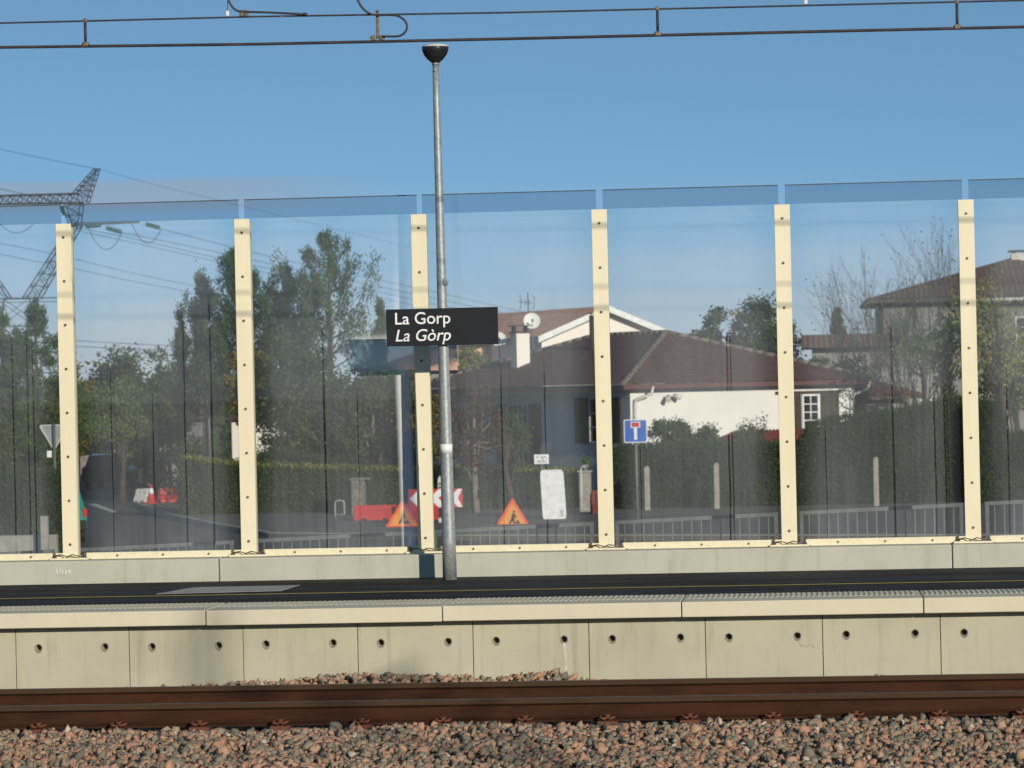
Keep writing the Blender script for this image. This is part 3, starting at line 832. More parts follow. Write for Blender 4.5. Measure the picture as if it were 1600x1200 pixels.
# --- glass with morning dew on it
def glass_mat(name, dew=True, tint=(0.95, 0.97, 0.97)):
    t = NT(name)
    tr = t.n('ShaderNodeBsdfTransparent'); tr.inputs['Color'].default_value = (*tint, 1)
    gl = t.n('ShaderNodeBsdfGlossy'); gl.inputs['Roughness'].default_value = 0.012
    p = t.pos(); ob = t.obj()
    wob = t.noise(t.mapping(ob, (1.2, 1.2, 0.5)), 1.0, 2)
    t.l(t.bump(wob, 0.05, 0.02), gl.inputs['Normal'])
    lw = t.n('ShaderNodeFresnel'); lw.inputs['IOR'].default_value = 1.49
    base = t.n('ShaderNodeMixShader')
    t.l(t.math('MULTIPLY', lw.outputs[0], 0.9), base.inputs[0]); t.l(tr.outputs[0], base.inputs[1]); t.l(gl.outputs[0], base.inputs[2])
    if not dew: return t.done(base)
    s = t.n('ShaderNodeSeparateXYZ'); t.l(ob, s.inputs[0])
    wp = t.n('ShaderNodeSeparateXYZ'); t.l(p, wp.inputs[0])
    ax = t.math('ABSOLUTE', s.outputs['X'])
    wav = t.noise(t.mapping(p, (0.6, 1, 0.9)), 1.2, 3)
    edge = t.ss(t.math('ADD', ax, t.math('MULTIPLY', t.math('SUBTRACT', wav, 0.5), 0.16)), 0.46, 0.78, 1.0, 0.10)
    big = t.ss(t.noise(t.mapping(p, (0.9, 1, 0.55)), 1.1, 4, 0.6), 0.25, 0.75, 0.62, 1.25)
    fine = t.ss(t.noise(t.mapping(p, (26, 1, 0.6)), 1.0, 5, 0.65), 0.3, 0.7, 0.88, 1.10)
    # drops that ran down and left thin clear tracks
    YG = Y_PLI + 0.30
    runm = None
    jit = t.math('MULTIPLY', t.math('SUBTRACT', t.noise(t.mapping(p, (0, 0, 1.1)), 1.0, 2), 0.5), 0.02)
    for (tx, ty, w_) in ((22, 520, 1.0), (45, 480, 0.9), (54, 500, 1.1), (290, 470, 0.9), (332, 450, 1.2), (508, 470, 1.3), (627, 560, 0.8), (785, 560, 1.0), (853, 560, 1.0), (1139, 470, 1.2), (1144.5, 480, 0.9), (1396, 470, 1.3), (1461, 560, 1.1), (1477, 580, 1.5), (1481, 590, 0.8), (175, 560, 0.7), (240, 600, 0.6), (560, 600, 0.6), (1000, 640, 0.6), (1290, 650, 0.6), (1575, 560, 0.9)):
        q = atY(tx, 700, YG); zt_ = atY(tx, ty, YG).z
        dd = t.math('ABSOLUTE', t.math('SUBTRACT', t.math('ADD', wp.outputs['X'], jit), q.x))
        m_ = t.ss(dd, 0.0045 * w_, 0.0085 * w_ + 0.001, 0.0, 1.0)
        m_ = t.math('MAXIMUM', m_, t.ss(wp.outputs['Z'], zt_ - 0.25, zt_, 0.12, 1.0))
        runm = m_ if runm is None else t.math('MULTIPLY', runm, m_)
    hgt_ = t.ss(wp.outputs['Z'], 0.8, 1.75, 1.30, 1.0)
    d = t.math('MULTIPLY', t.math('MULTIPLY', edge, big), t.math('MULTIPLY', fine, hgt_))
    d = t.math('MULTIPLY', t.math('MULTIPLY', d, runm), 0.080)
    # dew that has not dried yet in the lee of the pole and the name plate
    def band(c, a0, a1, b0, b1):
        return t.math('MULTIPLY', t.ss(c, a0, a1), t.ss(c, b0, b1, 1.0, 0.0))
    YG = Y_PLI + 0.30
    xl, xr = gX(545, YG, 550), gX(712, YG, 550); zt, zb = atY(620, 522, YG).z, atY(620, 579, YG).z
    pl = t.math('MULTIPLY', band(wp.outputs['X'], xl - 0.05, xl + 0.10, xr - 0.08, xr + 0.07), band(wp.outputs['Z'], zb - 0.07, zb + 0.08, zt - 0.13, zt + 0.05))
    zz = wp.outputs['Z']
    xc0 = gX(622, YG, 400); xc1 = gX(641, YG, 860); z0 = atY(612, 400, YG).z; z1 = atY(634, 860, YG).z
    k = (xc1 - xc0) / (z1 - z0)
    off = t.math('ABSOLUTE', t.math('SUBTRACT', wp.outputs['X'], t.math('ADD', t.math('MULTIPLY', t.math('SUBTRACT', zz, z0), k), xc0)))
    po = t.math('MULTIPLY', t.ss(off, 0.03, 0.10, 1.0, 0.0), t.ss(zz, 2.4, 3.7, 1.0, 0.15))
    wet = t.math('MULTIPLY', t.math('MAXIMUM', pl, t.math('MULTIPLY', po, 0.75)), t.ss(wp.outputs['X'], XP[2] - 5.0, XP[2] + 0.4, 1.0, 1.0))
    d = t.math('MAXIMUM', d, t.math('MULTIPLY', wet, 0.78))
    df = t.n('ShaderNodeBsdfDiffuse'); t.l(t.mixc(wet, (0.80, 0.87, 0.93), (1.0, 0.97, 0.94)), df.inputs['Color'])
    mx = t.n('ShaderNodeMixShader')
    t.l(d, mx.inputs[0]); t.l(base.outputs[0], mx.inputs[1]); t.l(df.outputs[0], mx.inputs[2])
    return t.done(mx)
M['glass'] = glass_mat('dewy_glass')
M['glassback'] = glass_mat('clear_glass', False, (0.97, 0.985, 0.985))
M['glasstop'] = glass_mat('tinted_glass_edge', False, (0.80, 0.83, 0.86))
M['glassrim'] = mat('glass_edge', (0.08, 0.09, 0.09), rough=0.4)

def glass_box(mb, a, b):
    mb.bx(a, b)
def pane_proto(w):
    t = thing('glass_panel', '', 'glass panel', (0, 0, 0), 'glass panels of the noise screen')
    y0, y1 = 0.300, 0.315
    zb, zs = Z_PLI + 0.05, Z_POST + 0.005
    me = MB()
    a, b_ = -w / 2, w / 2
    me.poly([(a, y0, zb), (b_, y0, zb), (b_, y0, zs), (a, y0, zs)])
    me.poly([(b_, y1, zb), (a, y1, zb), (a, y1, zs), (b_, y1, zs)])
    o = me.build('pane', [M['glass'], M['glassback']], t)
    for p in o.data.polygons:
        p.material_index = 0 if p.center.y < (y0 + y1) / 2 else 1
    ws = w - 0.03
    MB().poly([(-ws / 2, y0, zs + 0.001), (ws / 2, y0, zs + 0.001), (ws / 2, y0, Z_PANE), (-ws / 2, y0, Z_PANE)]).poly([(ws / 2, y1, zs + 0.001), (-ws / 2, y1, zs + 0.001), (-ws / 2, y1, Z_PANE), (ws / 2, y1, Z_PANE)]).build('top_strip', M['glasstop'], t)
    MB().bx((-ws / 2, y0 - 0.001, Z_PANE), (ws / 2, y1 + 0.001, Z_PANE + 0.009)).build('glass_edge', M['glassrim'], t)
    # cream angle along the foot
    h = 0.062
    br = MB()
    zz = Z_PLI + 0.002
    br.prism([(-w / 2 + 0.19, 0.235, zz), (w / 2 - 0.09, 0.235, zz), (w / 2 - 0.05, 0.235, zz + 0.022), (w / 2 - 0.05, 0.235, zz + h), (-w / 2 + 0.14, 0.235, zz + h), (-w / 2 + 0.14, 0.235, zz + 0.022)], (0, 0.055, 0))
    rl = br.build('bottom_rail', M['cream'], t)
    for k in range(3):
        x = -w / 2 + 0.44 + k * 0.44
        MB().cyl((x, 0.236, zz + h * 0.5), (x, 0.228, zz + h * 0.5), 0.011, n=8).build('screw', M['bolt'], rl)
    return t
PANL = {-1: 'glass panel left of the first cream post, in front of the give way sign', 0: 'glass panel in front of the road and broad leafy tree, between the first two posts', 1: 'glass panel with the foggy patch beside the name sign, in front of the pines',
        2: 'glass panel behind the lamp post and name sign, in front of the house chimney', 3: 'glass panel in front of the blue dead end sign', 4: 'glass panel in front of the shuttered window and tall hedge', 5: 'glass panel cut by the right edge, in front of the yellow green tree'}
pn0 = None
for i in range(-1, 6):
    xl = XP[i] if i >= 0 else X0 - pitch
    xr = XP[i + 1] if i + 1 < 6 else X0 + pitch * 6
    if pn0 is None:
        t = pn0 = pane_proto(pitch - 0.028)
    else:
        t = copy_tree(pn0)
    t['label'] = PANL[i]
    t.location = ((xl + xr) / 2, Y_PLI, 0)

# ramp and railing just behind the screen
YR = 33.75
rp0 = atY(250, 850, YR); rp1 = atY(1400, 791, YR); sl = (rp1.z - rp0.z) / (rp1.x - rp0.x)
def rz_(x): return rp0.z + (x - rp0.x) * sl
tag(MB().prism([(-30, YR - 0.35, -1.6), (30, YR - 0.35, -1.6), (30, YR - 0.35, rz_(30) - 0.95), (-30, YR - 0.35, rz_(-30) - 0.95)], (0, 2.2, 0)).build('ramp', M['pave']), kind='structure')
RLN = ['grey railing bay on the ramp, behind the leftmost glass panel', 'grey railing bay on the ramp, in front of the road', 'grey railing bay on the ramp, in front of the red barriers', 'grey railing bay on the ramp, right of the lamp post',
       'grey railing bay on the ramp, below the dead end sign', 'grey railing bay on the ramp, in front of the tall hedge', 'grey railing bay on the ramp at the right edge of the picture']
for i in range(-1, 6):
    xl = (XP[i] if i >= 0 else X0 - pitch) + 0.10; xr = (XP[i + 1] if i + 1 < 6 else X0 + pitch * 6) - 0.10
    k = YR / Y_PLI
    xl *= k; xr *= k
    t = thing('ramp_railing', RLN[i + 1], 'railing', (xl, YR, rz_(xl) - 0.95), 'railing bays along the ramp')
    z0, z1 = rz_(xl), rz_(xr)
    def bar(mb, dz, h):
        mb.prism([(xl, YR - 0.02, z0 - dz - h), (xr, YR - 0.02, z1 - dz - h), (xr, YR - 0.02, z1 - dz), (xl, YR - 0.02, z0 - dz)], (0, 0.04, 0))
    mb = MB(); bar(mb, 0, 0.036); mb.build('handrail', M['galv_dull'], t, world=True)
    mb = MB(); bar(mb, 0.84, 0.03); mb.build('lower_rail', M['galv_dull'], t, world=True)
    for x in (xl + 0.02, xr - 0.02):
        MB().bx((x - 0.018, YR - 0.018, rz_(x) - 0.95), (x + 0.018, YR + 0.018, rz_(x) - 0.037)).build('railing_post', M['galv_dull'], t, world=True)
    mb = MB(); n = 17
    for q in range(1, n):
        x = xl + (xr - xl) * q / n
        mb.bx((x - 0.0065, YR - 0.0065, rz_(x) - 0.84), (x + 0.0065, YR + 0.0065, rz_(x) - 0.037))
    mb.build('balusters', M['galv_dull'], t, world=True)

# ================================================================== LAMP POST AND NAME SIGN
YLP = Y_PLI - 0.45
pb = atY(703, 906, YLP); pt = atY(680.5, 100, YLP)
pb.z = Z_PLAT + 0.006
t = thing('lamp_post', 'tall galvanised lamp post with a black bowl lamp on top, on the platform', 'lamp post', pb)
mb = MB(); pts = [pb.lerp(pt, k / 12) for k in range(13)]
mb.tube(pts, 0.066, 24, 0.029); mb.build('pole', M['galv'], t, world=True)
def on_pole(py):
    f = (906 - py) / 806.0; return pb.lerp(pt, f), 0.066 + (0.029 - 0.066) * f
c, r = on_pole(701)
MB().cyl(c - Vector((0, 0, 0.042)), c + Vector((0, 0, 0.042)), r + 0.002, n=24).build('white_band', M['white'], t, world=True)
c, r = on_pole(441)
MB().bbox(c + Vector((0.015, -r - 0.006, -0.03)), c + Vector((0.062, -0.005, 0.035)), 0.008).build('cable_inlet', M['galv'], t, world=True)
mb = MB().tube([pb.lerp(pt, 0.9975), pt + Vector((0, 0, 0.02))], 0.034, 20)
mb.cyl(pt + Vector((0.0, -0.028, -0.06)), pt + Vector((0.0, -0.045, -0.06)), 0.010, n=8)
mb.build('lamp_collar', M['galv'], t, world=True)
lh = MB().lathe([(0.028, 0.0), (0.038, 0.014), (0.075, 0.045), (0.104, 0.083), (0.121, 0.12), (0.126, 0.148), (0.124, 0.156)], pt, 32).build('lamp_head', M['black'], t, world=True)
MB().lathe([(0.124, 0.1565), (0.1235, 0.164), (0.10, 0.178), (0.06, 0.186), (0.02, 0.189)], pt, 32).build('lamp_cover', M['lampglass'], t, world=True)

YS = YLP - 0.085
tl = atY(603, 484, YS); br = atY(779, 537, YS)
sx0, sx1 = tl.x, br.x; sz1 = (tl.z + atY(778, 479, YS).z) / 2; sz0 = (atY(605, 542, YS).z + br.z) / 2
t = thing('station_sign', 'black station name sign with white lettering fixed to the lamp post', 'station sign', ((sx0 + sx1) / 2, YS, sz0))
MB().bbox((sx0, YS, sz0), (sx1, YS + 0.022, sz1), 0.003).build('sign_plate', M['signblack'], t, world=True)
mb = MB()
for z in (sz0 + 0.08, sz1 - 0.08):
    c, r = on_pole(510); 
    mb.bx((c.x - 0.09, YS + 0.0225, z - 0.02), (c.x + 0.09, YS + 0.036, z + 0.02))
    cc = Vector((c.x, c.y, z)); mb.cyl(cc - Vector((0, 0, 0.018)), cc + Vector((0, 0, 0.018)), r + 0.006, n=20)
mb.build('clamp', M['galv'], t, world=True)
def text_mesh(name, body, size, loc, m, parent, shear=0.0, width=None, extrude=0.0008, bold=0.0):
    cu = bpy.data.curves.new(name, 'FONT'); cu.body = body; cu.size = size; cu.shear = shear; cu.extrude = extrude; cu.offset = bold
    tmp = bpy.data.objects.new(name, cu); COL.objects.link(tmp)
    dg = bpy.context.evaluated_depsgraph_get(); dg.update()
    me = bpy.data.meshes.new_from_object(tmp.evaluated_get(dg))
    bpy.data.objects.remove(tmp); bpy.data.curves.remove(cu)
    xs = [v.co.x for v in me.vertices]; mn, mxx = min(xs), max(xs)
    k = (width / (mxx - mn)) if width else 1.0
    Mi = parent.matrix_basis.inverted()
    for v in me.vertices:
        p = Vector((loc[0] + (v.co.x - mn) * k, loc[1] - v.co.z, loc[2] + v.co.y))
        v.co = Mi @ p
    me.materials.clear(); me.materials.append(m)
    o = bpy.data.objects.new(name, me); COL.objects.link(o); o.parent = parent
    return o
s = FPX / YS
z_l1 = atY(617, 507.0, YS).z; z_l2 = atY(617, 533.5, YS).z
xt = gX(617.5, YS, 500)
text_mesh('name_lettering', 'La Gorp', 18.5 / s / 0.70, (xt, YS - 0.001, z_l1), M['letter'], t, width=87 / s, bold=0.0010)
text_mesh('name_lettering', 'La Gòrp', 18.5 / s / 0.70, (xt, YS - 0.001, z_l2), M['letter'], t, shear=0.22, width=87.5 / s, bold=0.0008)

# ================================================================== OVERHEAD LINE
YC = (Y_NEAR + Y_FAR) / 2
def wire_thing(name, label, pts, r, m, cat, group=None, n=8, Y=YC):
    P_ = [atY(x, y, Y) for x, y in pts]
    t = MB().tube([p for p in P_], r, n).build(name, m)
    tag(t, label, cat, group); return t
def ext(pts):
    (x0, y0), (x1, y1) = pts[0], pts[-1]
    k = (y1 - y0) / (x1 - x0)
    return [(x0 - 3000, y0 - 3000 * k)] + pts + [(x1 + 3000, y1 + 3000 * k)]
wire_thing('contact_wire', 'thick dark contact wire, the lower of the two overhead wires', ext([(0, 74), (400, 69), (800, 60.5), (1200, 51), (1600, 42)]), 0.0115, M['wire'], 'wire')
wire_thing('carrier_wire', 'thin dark carrier wire, the upper of the two overhead wires', ext([(0, 36), (130, 33), (400, 26), (800, 19.5), (1200, 10), (1600, 0.5)]), 0.0070, M['wire'], 'wire')
def dropper(x, yt, yb, label):
    a = atY(x, yt - 1, YC); c = atY(x + 0.8, yb + 1, YC)
    t = thing('dropper', label, 'dropper', c, 'droppers between the overhead wires')
    MB().cyl(a, c, 0.011, n=8).build('rod', M['wire'], t, world=True)
    MB().bbox(c + Vector((-0.022, -0.014, -0.006)), c + Vector((0.022, 0.014, 0.03)), 0.005).cyl(c + Vector((-0.03, 0, 0.012)), c + Vector((0.03, 0, 0.012)), 0.008, n=6).build('clamp', M['clamp'], t, world=True)
    MB().bbox(a + Vector((-0.014, -0.012, -0.016)), a + Vector((0.014, 0.012, 0.014)), 0.004).build('clip', M['clamp'], t, world=True)
dropper(133, 33, 70, 'short rod between the overhead wires at the far left')
dropper(1027, 14, 54, 'short rod between the overhead wires right of the lamp post')
dropper(1495, 3.5, 43, 'short rod between the overhead wires at the far right')
wire_thing('messenger_wire', 'stranded messenger wire above the two visible overhead wires, outside the frame', [(-3000, -15), (4600, -185)], 0.012, M['wire'], 'wire')
# feeder joint with its loop of cable
c = atY(590, 60, YC)
t = thing('feeder_clamp', 'clamp rod with a looped cable between the overhead wires, left of the lamp', 'clamp', c)
a = atY(589.5, 20, YC)
MB().bbox((a.x - 0.012, YC - 0.010, c.z), (a.x + 0.012, YC + 0.010, a.z), 0.003).cyl(a, a + Vector((0, 0, 0.02)), 0.012, n=8).build('rod', M['clamp'], t, world=True)
MB().bbox(c + Vector((-0.05, -0.018, -0.016)), c + Vector((-0.012, 0.018, 0.022)), 0.005).bbox(c + Vector((0.012, -0.018, -0.016)), c + Vector((0.05, 0.018, 0.022)), 0.005).bbox(c + Vector((-0.06, -0.012, 0.0)), c + Vector((0.06, 0.012, 0.012)), 0.004).build('clamp', M['clamp'], t, world=True)
lp = [(553, -18), (559, 0), (566, 12), (578, 21.5), (592, 23.5), (612, 23.5), (624, 26), (633, 33), (636, 42), (633, 50), (625, 56), (612, 57), (598, 56.5)]
def smooth(pts, k=4):
    out_ = []
    n = len(pts)
    for i in range(n - 1):
        p0, p1, p2, p3 = pts[max(i - 1, 0)], pts[i], pts[i + 1], pts[min(i + 2, n - 1)]
        for j in range(k):
            u = j / k
            out_.append(tuple(0.5 * ((2 * p1[q]) + (-p0[q] + p2[q]) * u + (2 * p0[q] - 5 * p1[q] + 4 * p2[q] - p3[q]) * u * u + (-p0[q] + 3 * p1[q] - 3 * p2[q] + p3[q]) * u ** 3) for q in range(len(p1))))
    out_.append(tuple(pts[-1])); return out_
MB().tube([atY(x, y, YC - 0.03) for x, y in smooth(lp)], 0.0082, 8).build('cable_loop', M['wire'], t, world=True)
c = atY(381, 21, YC)
t = thing('cable_clamp', 'bronze clamp holding a bent rod against the upper overhead wire', 'clamp', c)
MB().bbox(c + Vector((-0.032, -0.02, -0.026)), c + Vector((-0.002, 0.02, 0.026)), 0.005).bbox(c + Vector((0.002, -0.02, -0.026)), c + Vector((0.032, 0.02, 0.026)), 0.005).build('clamp', M['clamp'], t, world=True)
MB().tube([atY(x, y, YC - 0.018) for x, y in smooth([(353, -22), (356, -4), (361, 8), (369, 16), (381, 18.3), (420, 19.5), (478, 22.5)])], 0.0085, 8).cyl(atY(474, 22.2, YC - 0.018), atY(480, 22.6, YC - 0.018), 0.013, n=8).build('bent_rod', M['wire'], t, world=True)
t = thing('hanging_tag', 'small pale tag hanging on a thread beside the upper wire', 'tag', atY(355.5, 22, YC + 0.02))
MB().cyl(atY(356, -20, YC + .02), atY(355.6, 17, YC + .02), 0.0028, n=5).build('thread', M['clamp'], t, world=True)
c = atY(355.5, 21, YC + .02); MB().bbox(c + Vector((-0.012, -0.006, -0.02)), c + Vector((0.012, 0.006, 0.02)), 0.004).build('tag', M['dish'], t, world=True)
c = atY(1259, 4, YC)
t = thing('wire_clip', 'small pale clip on the upper wire near the right', 'clip', c)
MB().bbox(c + Vector((-0.012, -0.01, -0.012)), c + Vector((0.012, 0.01, 0.03)), 0.004).cyl(c + Vector((0, 0, 0.02)), c + Vector((0, 0, 0.07)), 0.005, n=6).build('clip', M['dish'], t, world=True)

# second overhead line over the track beside the camera: it mirrors in the glass, its mast throws a soft shadow
Y2 = 7.0
for nm, z, r, lb in (('contact_wire', 4.98, 0.010, 'contact wire over the camera side track, seen as a faint reflection in the glass'), ('carrier_wire', 5.24, 0.008, 'carrier wire over the camera side track, faintly mirrored in the glass')):
    tag(MB().tube([(-60, Y2, z), (0, Y2, z), (60, Y2, z)], r, 8).build(nm, M['wire']), lb, 'wire')
mx_, my_ = 9.05, 3.95
t = thing('catenary_mast', 'steel overhead line mast behind the camera casting a soft shadow over the track', 'mast', (mx_, my_, -0.3))
mb = MB()
for sx_ in (-0.11, 0.11):
    for sy_ in (-0.11, 0.11): mb.bx((mx_ + sx_ - 0.010, my_ + sy_ - 0.010, -0.3), (mx_ + sx_ + 0.010, my_ + sy_ + 0.010, 8.2))
for k in range(20):
    z_ = k * 0.42
    for sy_ in (-0.11, 0.11): mb.cyl((mx_ - 0.11, my_ + sy_, z_ - 0.3), (mx_ + 0.11, my_ + sy_, z_ + 0.1), 0.008, n=5)
    mb.cyl((mx_ - 0.11, my_ - 0.11, z_ + 0.1), (mx_ - 0.11, my_ + 0.11, z_ + 0.1), 0.006, n=5)
mb.build('column', M['galv_dull'], t, world=True)
MB().tube([(mx_, my_ + 0.062, 6.9), (mx_, Y2, 6.7)], 0.035, 8).tube([(mx_, my_ + 0.062, 5.5), (mx_, Y2, 6.6)], 0.03, 8).tube([(mx_, Y2, 6.65), (mx_, Y2, 5.26)], 0.012, 6).build('bracket', M['galv_dull'], t, world=True)

# ================================================================== VEGETATION TOOLS
def leaf_quads(P, size, asp, rng, updir=None, spread=1.0):
    n = len(P)
    a = rng.normal(size=(n, 3))
    if updir is not None: a = a * spread + updir
    a /= np.linalg.norm(a, axis=1, keepdims=True) + 1e-9
    b = np.cross(a, rng.normal(size=(n, 3))); b /= np.linalg.norm(b, axis=1, keepdims=True) + 1e-9
    L = size * rng.uniform(0.6, 1.3, (n, 1)); Wd = L * asp
    V = np.stack([P - a * L / 2, P + b * Wd / 2, P + a * L / 2, P - b * Wd / 2], 1).reshape(-1, 3)
    Q = np.arange(n * 4).reshape(-1, 4)
    return V, Q
def ellip_clumps(rng, c, r, n, inner=0.35):
    d = rng.normal(size=(n, 3)); d /= np.linalg.norm(d, axis=1, keepdims=True)
    rr = rng.uniform(inner, 1.0, (n, 1)) ** 0.6
    return np.array(c) + d * rr * np.array(r)
def trunk_mesh(base, tips, r, rng, name, m, parent, top):
    mb = MB()
    base = Vector(base); top = Vector(top)
    mid = base.lerp(top, 0.5) + Vector((rng.normal() * 0.12, rng.normal() * 0.1, 0))
    mb.tube([base - Vector((0, 0, 0.1)), base.lerp(mid, 0.5), mid, mid.lerp(top, 0.5), top], r, 9, r * 0.25)
    for tp in tips:
        tp = Vector(tp); f = rng.uniform(0.25, 0.8)
        s = base.lerp(mid, f * 2) if f < 0.5 else mid.lerp(top, f * 2 - 1)
        k = s.lerp(tp, 0.5) + Vector((0, 0, -0.12 * (tp - s).length))
        mb.tube([s, k, tp], r * 0.36, 5, r * 0.08)
    return mb.build(name, m, parent, world=True)
def leaf_tree(name, label, cat, px, Y, top, wpx, bot, m, seed, leaf=0.15, ncl=60, per=90, group=None, trunk_r=0.12, base_z=Z_ST, lobes=5, depth=1.0, bark=None, dens=0.2):
    rng = np.random.default_rng(seed)
    s = FPX / Y
    pt_, pb_ = atY(px, top, Y), atY(px, bot, Y)
    cx = pb_.x * 0.5 + pt_.x * 0.5; h = pt_.z - pb_.z; w = wpx / s
    base = Vector((cx, Y, base_z))
    t = thing(name, label, cat, base, group)
    cl = [ellip_clumps(rng, (cx, Y, pb_.z + h * 0.46), (w * 0.40, w * 0.40 * depth, h * 0.44), ncl // 2, 0.2)]
    for k in range(lobes):
        a = rng.uniform(0, 2 * math.pi); q = rng.uniform(0.2, 0.34)
        zz = pb_.z + h * rng.uniform(0.25, 0.80)
        if k == 0: zz = pt_.z - h * 0.2; q = 0.1
        cl.append(ellip_clumps(rng, (cx + math.cos(a) * w * q, Y + math.sin(a) * w * q * depth, zz), (w * 0.2, w * 0.2, h * 0.19), max(4, ncl // (2 * lobes)), 0.3))
    C_ = np.concatenate(cl)
    P = np.repeat(C_, per, 0) + rng.normal(size=(len(C_) * per, 3)) * np.array([1, 1, 0.8]) * dens * max(0.5, min(w, h) * 0.32)
    P = P[P[:, 2] > base_z + 0.05]
    V, Q = leaf_quads(P, leaf, 0.55, rng)
    np_mesh('crown', V, Q, m, t)
    tips = C_[rng.choice(len(C_), min(14, len(C_)), replace=False)]
    trunk_mesh(base, tips, trunk_r, rng, 'trunk', bark or M['bark'], t, (cx, Y, pb_.z + h * 0.75))
    return t
def pine_tree(name, label, px, Y, top, wpx, bot, seed, m=None, group=None, levels=13, per=9, tuft=46, cone=0.75, upturn=0.9, base_z=Z_ST, trunk_r=0.16, nl=0.14, expo=0.8):
    rng = np.random.default_rng(seed)
    s = FPX / Y
    pt_, pb_ = atY(px, top, Y), atY(px, bot, Y)
    cx = pt_.x; h = pt_.z - pb_.z; w = wpx / s
    base = Vector((cx + rng.normal() * 0.1, Y, base_z))
    t = thing(name, label, 'tree', base, group)
    mb = MB(); mb.tube([base - Vector((0, 0, .1)), Vector((cx, Y, pb_.z)), Vector((cx, Y, pt_.z - 0.1))], trunk_r, 8, 0.025)
    Ps = []; Us = []
    for k in range(levels):
        f = (k + 0.5) / levels
        z = pb_.z + h * f * 0.95
        R = w / 2 * (cone * (1 - f) ** expo + (1 - cone) * 0.35) * 1.15
        n = per if f < 0.8 else max(3, per // 2)
        for q in range(n):
            a = rng.uniform(0, 2 * math.pi); rl = R * rng.uniform(0.4, 1.25)
            d = Vector((math.cos(a), math.sin(a), 0))
            p0 = Vector((cx, Y, z)); up = rl * upturn * rng.uniform(0.5, 1.2)
            p1 = p0 + d * rl * 0.6 + Vector((0, 0, up * 0.25)); p2 = p0 + d * rl + Vector((0, 0, up))
            if p2.z > pt_.z: p2.z = pt_.z - rng.uniform(0, 0.3)
            mb.tube([p0, p1, p2], 0.025, 4, 0.008)
            for tt in (0.5, 0.72, 0.88, 1.0):
                c = p0.lerp(p1, tt / 0.6) if tt < 0.6 else p1.lerp(p2, (tt - 0.6) / 0.4)
                g_ = max(8, int(tuft * (0.35 + tt * 0.65)))
                sg = 0.55 + 0.35 * rl
                Ps.append(np.array(c[:]) + rng.normal(size=(g_, 3)) * np.array([0.095, 0.095, 0.15]) * sg)
                ud = np.array(((p2 - p1).normalized() * 0.7 + Vector((0, 0, 0.9)))[:])
                Us.append(np.repeat(ud[None], g_, 0))
    for q in range(4):
        Ps.append(np.array([cx, Y, pt_.z - 0.25]) + rng.normal(size=(tuft, 3)) * np.array([0.08, 0.08, 0.22])); Us.append(np.repeat(np.array([[0, 0, 1.3]]), tuft, 0))
    P = np.concatenate(Ps); U = np.concatenate(Us)
    V, Q = leaf_quads(P, nl, 0.28, rng, U, 0.8)
    np_mesh('crown', V, Q, m or M['pine'], t)
    mb.build('trunk', M['bark'], t, world=True)
    return t
def bare_tree(name, label, px, Y, top, seed, spread=0.5, group=None, m=None, base_z=Z_ST, r=0.09, depth=6, stems=3, leaves=None, lm=None):
    rng = np.random.default_rng(seed)
    pt_ = atY(px, top, Y); base = Vector((pt_.x, Y, base_z)); H = pt_.z - base_z
    t = thing(name, label, 'tree', base, group)
    mb = MB(); tips = []
    def grow(p, d, L, rr, dep):
        q = p + d * L
        k = p.lerp(q, 0.5) + Vector(rng.normal(size=3)) * L * 0.05
        mb.tube([p, k, q], rr, 3 if dep < 4 else 6, rr * 0.62)
        tips.append(q)
        if dep == 0: return
        for j in range(3 if dep < depth - 1 else 2):
            nd = (d + Vector(rng.normal(size=3)) * spread * (0.55 if j else 0.25) + Vector((0, 0, 0.22))).normalized()
            grow(q if j < 2 else k, nd, L * rng.uniform(0.62, 0.86), rr * (0.62 if j < 2 else 0.45), dep - 1)
    for k in range(stems):
        d = Vector((rng.normal() * 0.22, rng.normal() * 0.2, 1)).normalized()
        grow(base + Vector((rng.normal() * 0.3, rng.normal() * 0.3, 0)) * (k > 0), d, H * 0.27 * rng.uniform(0.85, 1.05), r * (1 if k == 0 else 0.7), depth)
    mb.build('branches', m or M['bark_pale'], t, world=True)
    if leaves:
        T = np.array([v[:] for v in tips]); T = T[rng.choice(len(T), leaves)] + rng.normal(size=(leaves, 3)) * 0.12
        V, Q = leaf_quads(T, 0.10, 0.6, rng); np_mesh('leaves', V, Q, lm, t)
    return t
